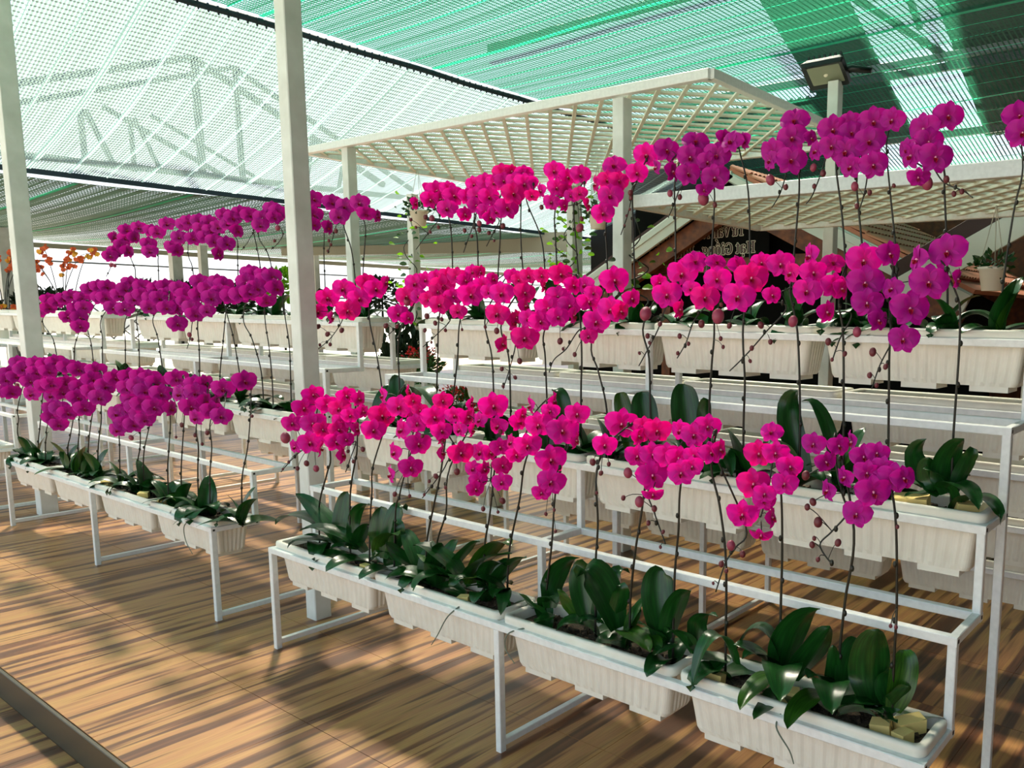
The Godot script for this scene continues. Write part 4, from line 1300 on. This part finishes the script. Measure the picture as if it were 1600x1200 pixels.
	orchid("A1", 2.811, [-1,170,0,2,357,10,-13,592,20], [-49,715,49,65,21,8,-9,-83,702,50,73,34,6,-1,-18,686,83,65,10,-2,-6,-53,673,94,71,19,10,-6,16,671,106,82,15,-1,-4,39,673,107,67,50,-3,8,-15,642,147,90,34,7,3], [39,561,128,11,34,323,128,11,47,323,128,11], [], [-48,50,0,-59,175,10,-38,263,20,100,-32,50,0,-61,81,55,-91,81,110,55,1,50,0,17,157,-25,5,195,-50,66,-6,50,0,22,100,0,39,127,0,59,-40,50,0,-23,75,65,27,105,130,38,-31,42,0,10,55,50,52,76,100,24,10,50,0,-23,107,-15,-13,139,-30,60])
	orchid("A2", 0.097, [9,170,0,-6,339,10,-39,514,20], [-23,682,39,97,69,-2,3,89,681,15,76,120,8,-6,-184,653,53,113,45,0,-8,77,651,58,107,69,2,-3,-265,611,87,115,53,8,4,-13,608,82,115,50,7,8,-30,552,132,115,56,12,-9,-295,544,121,91,67,3,-8,-173,518,131,79,133,4,-3], [-293,471,126,27,-212,437,128,27,-94,457,128,26,-195,389,128,20,-282,384,128,17], [-203,503,55,-286,410,75,-409,338,95], [])
	orchid("A2", 0.233, [9,214,0,25,392,10,83,494,20], [266,688,30,83,41,10,0,237,670,61,101,41,0,-8,208,615,85,107,42,0,-2,285,615,83,76,41,-3,8,203,540,129,95,55,2,1,284,522,140,70,89,-2,1], [208,588,86,36,103,484,123,27,183,483,124,21], [204,566,55,137,495,75,44,423,95], [43,50,0,223,213,50,395,128,100,96,33,50,0,-28,193,-15,-36,248,-30,70])
	orchid("A2", 0.503, [6,173,0,36,345,10,66,521,20], [172,700,50,85,54,10,-5,74,697,33,76,53,4,1,167,660,74,113,55,8,7,159,635,94,79,51,9,-5,134,600,121,85,48,-3,5,251,579,158,93,47,-2,-8], [127,529,128,26,180,501,128,22,222,517,128,19,111,470,128,20,151,421,128,14,244,473,128,17], [187,522,55,130,459,75,50,398,95], [])
	orchid("A2", 0.599, [13,123,0,73,350,10,109,514,20], [214,714,34,72,38,3,1,234,715,14,65,87,7,-8,127,697,45,90,45,2,-7,198,679,61,77,75,8,1,292,621,112,115,54,8,1,175,614,106,83,60,6,8,145,601,102,83,117,0,6,255,552,147,75,41,-3,-6], [252,478,128,13], [], [])
	orchid("A2", 0.882, [2,225,0,6,375,10,-16,532,20], [167,692,34,74,52,1,-8,74,682,54,65,90,-4,-8,20,658,58,92,45,10,8,89,631,88,74,41,3,-2,159,626,85,107,35,5,6,211,546,155,101,37,4,-6], [174,477,128,26,108,491,128,16], [], [])
	orchid("A2", 0.983, [2,112,0,9,363,10,-18,513,20], [237,693,45,71,44,11,5,153,693,32,77,41,11,-1,111,678,46,65,45,8,8,170,628,69,92,60,6,-7,174,577,77,97,114,-3,9,126,532,77,72,99,4,7,121,515,92,92,110,0,-5,243,459,141,114,43,8,-5,99,431,126,87,106,12,6], [196,365,126,25,98,331,128,21,172,301,128,18,103,262,128,15], [92,401,55,79,318,75,66,247,95], [])
	orchid("A2", 1.197, [-1,168,0,2,372,10,7,474,20], [15,653,28,66,119,2,-6,143,612,80,97,44,-3,-6,211,580,90,96,50,10,-5,128,570,115,112,40,7,7,250,543,115,80,117,2,-9,197,537,136,90,47,-1,-2,47,529,138,84,33,1,-2,119,520,149,92,51,2,9], [198,447,128,26], [], [86,50,0,80,212,0,25,244,0,56])
	orchid("A2", 1.376, [2,256,0,16,380,10,20,512,20], [-53,696,48,99,56,7,3,65,655,40,82,1,2,2,27,652,65,82,74,1,-8,115,596,78,94,58,25,5,197,524,129,105,36,11,-4,184,472,155,68,30,8,3], [91,401,128,19,29,419,123,14], [49,489,55,-1,417,75,-45,376,95,-52,328,115], [])
	orchid("A2", 1.513, [-6,193,0,-38,335,10,-63,437,20], [76,671,51,115,52,7,6,13,623,93,70,45,-1,0,191,604,95,81,77,12,1,138,566,141,107,27,2,-6,192,560,154,79,81,11,2], [], [], [109,50,0,72,210,0,60,262,0,57,-32,44,0,-68,32,50,-108,73,100,73,32,50,0,135,92,50,234,85,100,60])
	orchid("A2", 1.721, [-7,209,0,-6,393,10,-22,517,20], [156,689,37,114,25,7,1,85,658,73,66,64,10,-5,139,617,100,108,30,6,7,205,568,122,76,100,8,-5], [64,550,119,50,132,517,128,19,80,476,128,20,89,453,128,15,45,417,128,13], [103,575,55,83,497,75,49,420,95,32,372,115], [-18,50,0,-44,205,-10,-61,268,-20,89,6,50,0,101,109,50,192,102,100,54])
	orchid("A2", 1.972, [-3,228,0,11,382,10,25,517,20], [-49,724,30,91,37,-21,7,47,718,47,76,51,-27,1,89,664,102,95,28,0,2,10,633,133,65,26,-4,-7,77,605,152,100,37,-1,-6], [111,545,128,49,119,581,123,16,48,520,128,27,-38,479,128,19,-2,455,128,15,-45,423,128,15,122,475,128,16,132,449,128,14], [32,594,55,-17,531,75,-35,458,95,-57,405,115], [-77,50,0,-113,237,-10,-124,307,-20,94,-10,50,0,-24,216,0,-1,259,0,44,4,50,0,95,103,60,167,35,120,59])
	orchid("A2", 2.111, [-4,196,0,4,325,10,4,565,20], [75,716,42,74,34,7,4,139,711,34,94,29,9,8,-4,704,50,87,72,-24,8,63,669,81,115,37,9,0,54,608,140,112,23,-1,-7], [15,516,128,20,128,520,128,24,163,470,128,18,98,449,128,18,93,409,128,14], [173,581,55,116,498,75,56,424,95,10,373,115], [])
	orchid("A2", 2.319, [-4,255,0,-16,499,10,-40,645,20], [23,733,12,89,-35,-2,5,73,680,91,89,36,9,4,-8,680,77,79,-24,6,8,76,623,130,96,16,-3,-5,-33,612,147,65,53,7,4], [30,533,128,35], [], [23,50,0,-44,227,0,-13,315,0,74,128,50,0,86,239,15,17,285,30,40,0,50,0,-54,153,50,-71,127,100,49])
	orchid("A2", 2.472, [-8,266,0,-15,500,10,-27,595,20], [52,715,30,115,21,5,-2,-43,706,39,79,28,-28,3,-12,640,94,88,53,11,-8,9,631,87,77,81,1,-7,-15,564,129,76,72,8,8], [82,506,128,30,-6,476,128,23,47,443,128,17,8,425,128,13], [30,558,55,5,483,75,-8,417,95], [])
	orchid("A2", 2.616, [-5,182,0,-7,354,10,-6,458,20], [-14,730,37,84,56,4,4,-62,648,84,115,25,1,-3,123,646,86,115,20,-3,-1,18,630,79,75,-14,-3,-4,-50,592,93,98,22,12,1,81,576,108,115,32,-3,-3,-7,542,113,74,63,8,-3,79,493,138,91,14,3,-2], [-16,451,120,26,-19,386,128,19,27,412,128,18,3,359,128,15], [16,487,55,-11,413,75,-25,344,95], [])
	orchid("A2", 2.807, [-5,194,0,0,522,10,-17,625,20], [-36,730,40,115,5,-1,9,-114,711,49,90,-41,-3,-4,24,651,141,65,93,4,-8], [], [], [-32,46,0,-112,130,0,-81,201,0,62,-14,50,0,-12,147,10,32,215,20,80,-33,50,0,44,95,65,112,45,130,71,-5,50,0,13,92,-25,34,99,-50,35,-32,50,0,-74,51,40,-110,41,80,31,-32,49,0,-65,105,20,-57,155,40,58,4,50,0,35,148,-15,42,184,-30,46])
	orchid("A3", 0.123, [5,84,0,22,400,10,15,527,20], [38,661,37,88,59,3,2,-136,672,33,84,122,6,-8,-48,659,39,115,60,3,7,141,615,87,112,63,2,9,26,608,83,95,118,-2,5,-22,607,98,102,66,12,-5,-142,596,100,76,112,4,-4,176,545,154,107,41,-1,-1], [26,509,128,33,-22,518,128,27,-138,512,128,21,-100,473,128,17,9,446,128,20,73,465,128,20], [-9,522,55,-61,461,75,-150,369,95], [])
	orchid("A3", 0.318, [4,85,0,18,393,10,15,498,20], [114,671,30,104,46,10,7,39,667,39,92,36,9,8,114,602,89,103,39,0,8,58,602,99,91,67,-1,-1,137,554,114,89,57,2,5,89,514,142,83,81,12,4], [173,467,128,28,172,438,128,25,69,440,128,22,118,412,128,19], [46,478,55,31,411,75,16,341,95], [])
	orchid("A3", 0.439, [8,86,0,56,386,10,79,497,20], [143,711,10,76,86,6,-2,116,703,40,101,47,5,8,142,661,57,94,50,0,1,95,654,73,88,38,4,4,77,591,89,107,56,3,0,240,527,130,115,56,-3,0,95,519,125,94,46,2,-9,170,514,131,80,47,6,8,145,489,147,80,90,7,8], [204,448,122,27,116,421,128,22,150,385,128,15], [105,483,55,82,424,75,59,365,95], [])
	orchid("A3", 0.643, [1,176,0,-5,381,10,10,552,20], [58,686,51,74,60,1,-6,51,647,92,92,35,3,4,117,630,96,108,43,11,-4,102,581,151,115,57,-2,-3], [], [], [])
	orchid("A3", 0.782, [0,204,0,-11,393,10,-96,578,20], [-85,685,40,93,48,-1,-1,-18,639,73,85,35,1,-6,88,565,161,70,39,30,5], [], [], [])
	orchid("A3", 0.860, [-4,260,0,0,389,10,8,510,20], [32,681,46,101,38,9,2,122,644,60,87,77,0,-4,107,596,107,92,43,10,-6,-12,595,81,77,-17,8,1,131,585,78,75,81,9,0,126,528,159,80,32,5,-7], [86,517,119,35,27,515,121,23], [], [])
	orchid("A3", 0.994, [-2,173,0,-10,367,10,-10,531,20], [52,651,45,98,46,6,-5,117,558,120,73,32,-3,3,53,556,106,68,31,3,3,172,508,137,72,114,-3,3,42,514,138,65,93,8,-4], [134,452,128,22,123,416,128,39], [], [])
	orchid("A3", 1.160, [1,172,0,2,333,10,8,439,20], [67,671,35,112,27,-17,0,70,607,83,94,40,-2,-5,120,603,69,93,53,-1,-7,-11,602,59,85,-30,3,2,113,539,113,114,32,-2,0,108,467,154,102,40,5,7], [], [], [])
	orchid("A3", 1.314, [-4,170,0,-4,381,10,4,594,20], [79,701,31,115,32,4,1,128,610,152,94,41,7,-1], [76,539,128,26,79,519,128,21,73,475,128,13,56,451,128,13,46,414,128,11], [29,554,55,19,464,75,-2,381,95], [])
	orchid("A3", 1.530, [-7,245,0,-5,447,10,-2,577,20], [-22,705,47,112,46,1,-7,105,665,64,115,31,10,-4,-31,634,100,73,-33,11,-7,62,605,125,92,92,-2,2,161,583,158,100,38,-3,8], [56,522,128,28,102,505,128,23], [49,549,55,36,487,75,23,436,95], [])
	orchid("A3", 1.697, [-3,242,0,13,436,10,20,545,20], [-58,721,37,115,39,-22,-4,61,657,68,115,29,-2,-8,36,633,90,91,32,10,-8,87,569,117,115,25,11,5,68,521,160,65,35,33,-2], [40,493,122,52,96,466,128,22], [], [])
	orchid("A3", 1.884, [-12,286,0,-20,521,10,-51,657,20], [-131,730,13,77,70,5,-4,-29,707,25,76,-28,11,8,-63,700,61,101,1,-17,-7], [], [], [])
	orchid("A3", 2.069, [-10,234,0,5,416,10,14,546,20], [1,747,41,115,17,-13,1,15,683,84,115,22,5,9,78,677,65,65,69,4,8,-42,637,120,105,-1,11,-3,54,592,156,115,29,-2,-8,-37,601,141,80,-21,3,8], [-43,536,128,40,19,507,128,23], [-18,586,55,-30,500,75,-54,444,95], [])
	orchid("A3", 2.280, [-11,207,0,-29,406,10,-56,602,20], [4,721,42,80,25,1,4,-50,698,63,115,25,8,2,-24,630,122,97,17,7,4,-81,620,120,79,-19,-2,-6], [-87,563,128,28,-50,541,128,25,-82,501,128,18], [-76,609,55,-109,491,75,-127,450,95], [])
	orchid("A3", 2.348, [-13,228,0,-39,446,10,-43,535,20], [14,714,30,115,22,6,6,-52,679,60,93,30,-2,1,25,639,83,115,19,-3,4,-48,610,105,115,12,1,2,70,551,149,102,23,10,8,-9,553,145,90,-5,10,-7], [-1,489,128,31,52,465,128,20,9,425,128,20], [9,532,55,9,466,75,2,412,95], [])
	orchid("A3", 2.470, [-20,268,0,-47,480,10,-63,632,20], [-38,710,38,93,4,12,-7], [12,481,128,15], [], [])
	orchid("A3", 2.642, [-18,263,0,-34,467,10,-36,534,20], [-23,698,44,104,26,8,-9,-89,661,74,112,-5,10,3,-69,617,84,103,29,7,-3,-127,596,106,80,-19,7,2,-108,573,119,97,-24,4,-9,-31,561,121,115,27,9,-8,-72,500,151,78,19,38,-5], [-55,482,117,44,4,489,113,24,35,441,128,19,58,447,125,19], [-62,541,55,-16,487,75,56,451,95,89,427,115], [])
	orchid("A3", 2.807, [1,178,0,21,392,10,42,520,20], [29,669,51,106,24,0,6,65,601,139,106,11,6,-5], [], [], [])
	orchid("B3", -3.400, [-170,235,0,-155,354,10,-183,426,20], [-489,606,15,115,126,6,2,-204,582,40,115,68,8,-8,-187,531,75,115,77,10,-8,-213,483,111,115,74,1,3,-1,476,109,115,108,-1,-3,-200,447,151,115,71,10,6], [-255,379,128,36,-198,373,128,30], [-425,436,55,-433,357,75,-461,298,95], [])
	orchid("B3", -3.228, [35,254,0,73,392,10,91,473,20], [-135,651,36,115,61,7,-1,-345,642,42,115,80,1,3,117,614,54,115,79,-3,-5,213,600,56,115,61,9,0,-119,577,81,115,109,10,1,199,516,113,115,73,6,-2,299,457,148,115,58,3,7], [], [], [])
	orchid("B3", -2.663, [21,247,0,32,356,10,11,443,20], [258,644,46,113,63,1,6,119,647,49,115,61,7,-7,-206,651,50,115,56,6,7,56,632,55,115,54,4,-1,78,542,98,115,57,0,-1,270,526,94,112,71,0,-4,38,478,126,115,62,11,-4,125,449,140,104,93,11,-7], [], [], [])
	orchid("B3", -2.052, [28,264,0,58,402,10,76,514,20], [-372,650,33,115,67,9,-2,-236,634,35,115,68,2,-6,33,607,45,115,51,-2,-1,-82,592,52,115,51,5,8,-258,586,76,115,61,11,-8,142,557,45,105,100,-3,2,-119,567,80,115,65,9,-1,-139,525,105,115,69,5,-6,-29,496,106,115,63,9,-5,138,473,111,115,73,-3,1,90,409,143,105,110,6,-7], [], [], [])
	orchid("B3", -1.742, [6,296,0,13,394,10,-6,528,20], [-119,666,39,115,71,7,6,23,644,55,115,71,10,8,-293,663,58,107,62,7,3,-138,632,79,115,70,3,-6,243,566,106,107,56,7,5], [167,560,94,36], [55,530,55,10,468,75,-26,425,95], [])
	orchid("B3", -1.594, [-3,293,0,-25,410,10,-99,534,20], [95,668,30,115,54,-4,-1,210,640,54,115,68,2,-6,247,603,99,96,73,7,-5,90,609,89,115,61,3,-9], [297,537,110,35,287,462,128,22], [250,522,55,238,461,75,183,417,95], [])
	orchid("B3", -1.030, [14,190,0,35,383,10,61,565,20], [20,693,47,115,67,6,6,-76,661,70,115,66,10,2,93,598,94,115,70,12,-5,165,534,140,96,85,-2,-2], [], [], [])
	orchid("B3", -0.721, [9,226,0,1,399,10,-52,544,20], [-119,661,39,115,64,-3,-4,52,626,66,115,48,-3,-9,54,571,107,113,47,3,-1,-12,513,137,94,108,4,-9], [40,489,121,27,-21,439,128,20,-4,418,128,20,-38,385,128,16], [-58,537,55,-70,460,75,-94,375,95], [])
	orchid("B3", -0.646, [11,257,0,68,497,10,59,578,20], [63,644,35,115,43,7,1,223,573,105,104,57,33,-3,315,552,103,81,112,6,5], [], [], [])
	orchid("B2", -3.339, [14,95,0,38,279,10,40,463,20], [350,691,44,115,77,4,1,494,689,46,115,83,6,-8,225,674,55,115,76,1,3,515,616,99,115,74,6,3,647,616,113,115,76,7,4], [], [], [])
	orchid("B2", -3.201, [34,148,0,101,329,10,164,488,20], [693,707,32,115,67,11,-8,690,669,62,115,75,6,-9,657,632,86,115,64,10,-1,705,550,144,115,70,4,-6], [], [], [])
	orchid("B2", -2.815, [27,122,0,89,297,10,162,480,20], [485,685,36,115,68,4,6,579,631,76,115,71,6,3,752,611,92,115,62,4,2,535,607,103,115,59,3,1,821,557,133,112,57,11,-9,507,543,150,115,64,-4,-4], [], [], [])
	orchid("B2", -2.592, [28,133,0,84,345,10,133,524,20], [587,682,33,115,80,-2,2,517,670,55,115,75,4,7,662,610,103,115,73,-3,-6,859,554,149,107,69,-2,4], [], [], [])
	orchid("B2", -2.193, [-16,110,0,-31,353,10,-35,505,20], [386,668,42,115,62,2,-3,512,629,63,115,77,9,-4,242,631,52,115,54,5,-5,444,555,88,115,62,0,-5,595,464,154,115,70,1,4], [], [], [])
	orchid("B2", -1.743, [26,176,0,63,330,10,93,485,20], [206,702,45,115,66,-4,-4,294,628,92,115,76,8,4,155,591,116,87,68,2,1,267,556,123,115,54,0,-1,462,539,130,91,54,0,-2,388,521,161,109,66,9,4], [224,400,128,30,252,375,128,21], [127,500,55,116,389,75,103,315,95], [])
	orchid("B2", -1.497, [34,188,0,106,339,10,179,501,20], [215,682,33,115,78,1,-5,260,642,70,115,54,12,4,446,619,112,111,74,9,-4,245,620,94,107,59,-3,-6], [], [], [])
	orchid("B2", -1.232, [-3,163,0,-28,379,10,-57,501,20], [-128,700,29,110,65,0,0,-166,664,66,115,58,12,5,1,609,125,115,64,-3,-7], [], [], [])
	orchid("B2", -0.993, [-5,211,0,-61,385,10,-123,506,20], [19,742,39,111,57,-3,6,77,692,90,115,56,4,1,202,637,140,106,75,8,-3,115,627,146,115,67,-1,8], [], [], [])
	orchid("B2", -0.893, [6,182,0,11,356,10,7,502,20], [54,730,37,100,73,12,-7,-28,731,46,110,69,3,-4,123,701,61,115,60,11,-2,118,661,107,114,66,3,2], [], [], [])
	orchid("B2", -0.709, [11,192,0,34,362,10,29,495,20], [-37,722,43,106,72,-1,0,73,660,88,111,96,-2,7,92,595,147,103,70,41,8], [], [], [])
	orchid("B1", -3.400, [-151,145,0,-67,265,10,-17,358,20], [164,668,42,115,64,-2,4,328,655,48,115,64,9,4,329,635,70,115,71,-2,5,65,597,71,115,80,7,-4,223,584,78,115,77,9,2,162,562,114,115,68,8,-1,254,494,147,115,70,0,1,384,495,153,115,87,6,0], [298,527,97,32,610,541,98,26], [], [])
	orchid("B1", -3.198, [43,139,0,173,324,10,284,483,20], [243,676,30,115,63,5,2,512,681,56,115,77,10,9,388,628,73,115,72,4,-2,396,574,112,115,76,-2,8,548,510,151,115,41,5,2], [], [], [])
	orchid("B1", -3.058, [29,131,0,105,203,10,182,287,20], [491,701,42,115,77,1,7,742,686,63,115,79,-2,6,485,648,77,115,77,8,-3,695,585,135,115,69,12,3,634,571,149,115,75,6,-4], [], [], [])
	orchid("B1", -2.661, [26,151,0,122,243,10,245,414,20], [250,584,44,115,72,11,-1,254,528,72,115,85,6,2,107,500,81,115,39,-1,-1,150,425,99,115,60,7,-3,274,435,102,115,60,-4,3,232,380,128,115,72,7,7,426,357,155,105,65,12,-6], [], [], [])
	orchid("B1", -2.481, [17,169,0,93,277,10,149,385,20], [291,676,51,115,85,2,-2,386,579,80,115,80,4,-6,460,527,120,115,84,-3,-1,586,475,132,115,76,2,-4,372,434,145,112,76,4,0], [], [], [])
	orchid("B1", -2.319, [15,166,0,107,313,10,229,469,20], [345,682,34,115,69,11,2,427,635,84,115,84,-4,7,637,612,94,115,62,8,5,541,580,127,115,71,8,-1,686,555,143,115,63,-2,-8], [], [], [])
	orchid("B1", -2.183, [29,182,0,145,367,10,264,537,20], [649,669,31,115,82,10,0,844,680,49,115,64,12,-3,535,657,58,115,80,11,4,471,616,77,115,65,6,7,928,638,99,113,57,2,-3,804,620,98,115,62,4,-2], [], [], [])
	orchid("B1", -1.867, [21,159,0,64,239,10,119,378,20], [257,478,35,115,76,-3,7,245,462,69,115,45,-3,-1,502,430,129,115,73,-1,-5,556,433,110,106,70,-1,-1,485,405,159,99,42,4,5], [], [], [])
	orchid("B1", -1.624, [20,168,0,100,279,10,149,402,20], [85,546,29,115,59,2,-9,297,521,89,115,65,0,-3,451,496,126,115,61,10,0,537,482,140,101,58,10,1], [], [], [])
	orchid("B1", -1.541, [10,159,0,74,278,10,211,457,20], [312,673,51,115,68,1,5,327,612,81,115,67,-2,-5,456,561,149,115,73,4,3,606,556,154,113,69,2,-6], [232,361,128,29], [], [])
	orchid("B1", -1.246, [18,177,0,79,310,10,146,476,20], [68,655,39,115,80,11,-6,260,615,98,115,70,1,-8,422,556,128,96,119,3,-3], [460,415,128,15], [], [])
	orchid("B1", -1.089, [17,179,0,78,326,10,152,512,20], [115,689,28,115,61,12,4,350,632,114,102,26,-4,-3], [374,481,128,25], [], [])
	orchid("B1", -0.904, [20,202,0,70,344,10,91,467,20], [228,683,32,94,91,8,8,166,671,43,115,60,1,2,224,639,70,115,56,4,-4,351,609,88,91,114,-2,-1,288,580,122,114,68,10,-3,422,543,161,90,24,10,-1], [320,444,128,21,385,408,128,17], [], [])
	orchid("B1", -0.781, [25,202,0,89,359,10,118,496,20], [287,667,29,115,56,11,-4,291,606,69,83,124,0,3,380,579,129,102,77,4,-3,501,564,144,99,62,-4,-7], [320,467,128,24], [], [])
	orchid("B1", -0.456, [22,227,0,117,396,10,190,592,20], [166,714,29,115,77,1,0], [415,579,128,16], [], [])
	orchid("C2", -4.105, [381,123,0,495,269,10,620,365,20], [789,614,34,115,75,6,-8,942,552,81,115,64,4,0,809,547,83,115,79,3,8,731,484,111,115,74,12,-3,966,483,120,115,85,-3,5,1065,424,154,115,73,9,6], [], [], [])
	orchid("C2", -4.105, [85,109,0,74,304,10,-65,461,20], [575,629,32,115,72,6,4,545,610,66,115,81,9,-8,214,606,57,115,85,11,5,415,587,69,115,80,5,3,374,545,109,115,83,7,8,223,516,128,115,74,7,1], [], [], [])
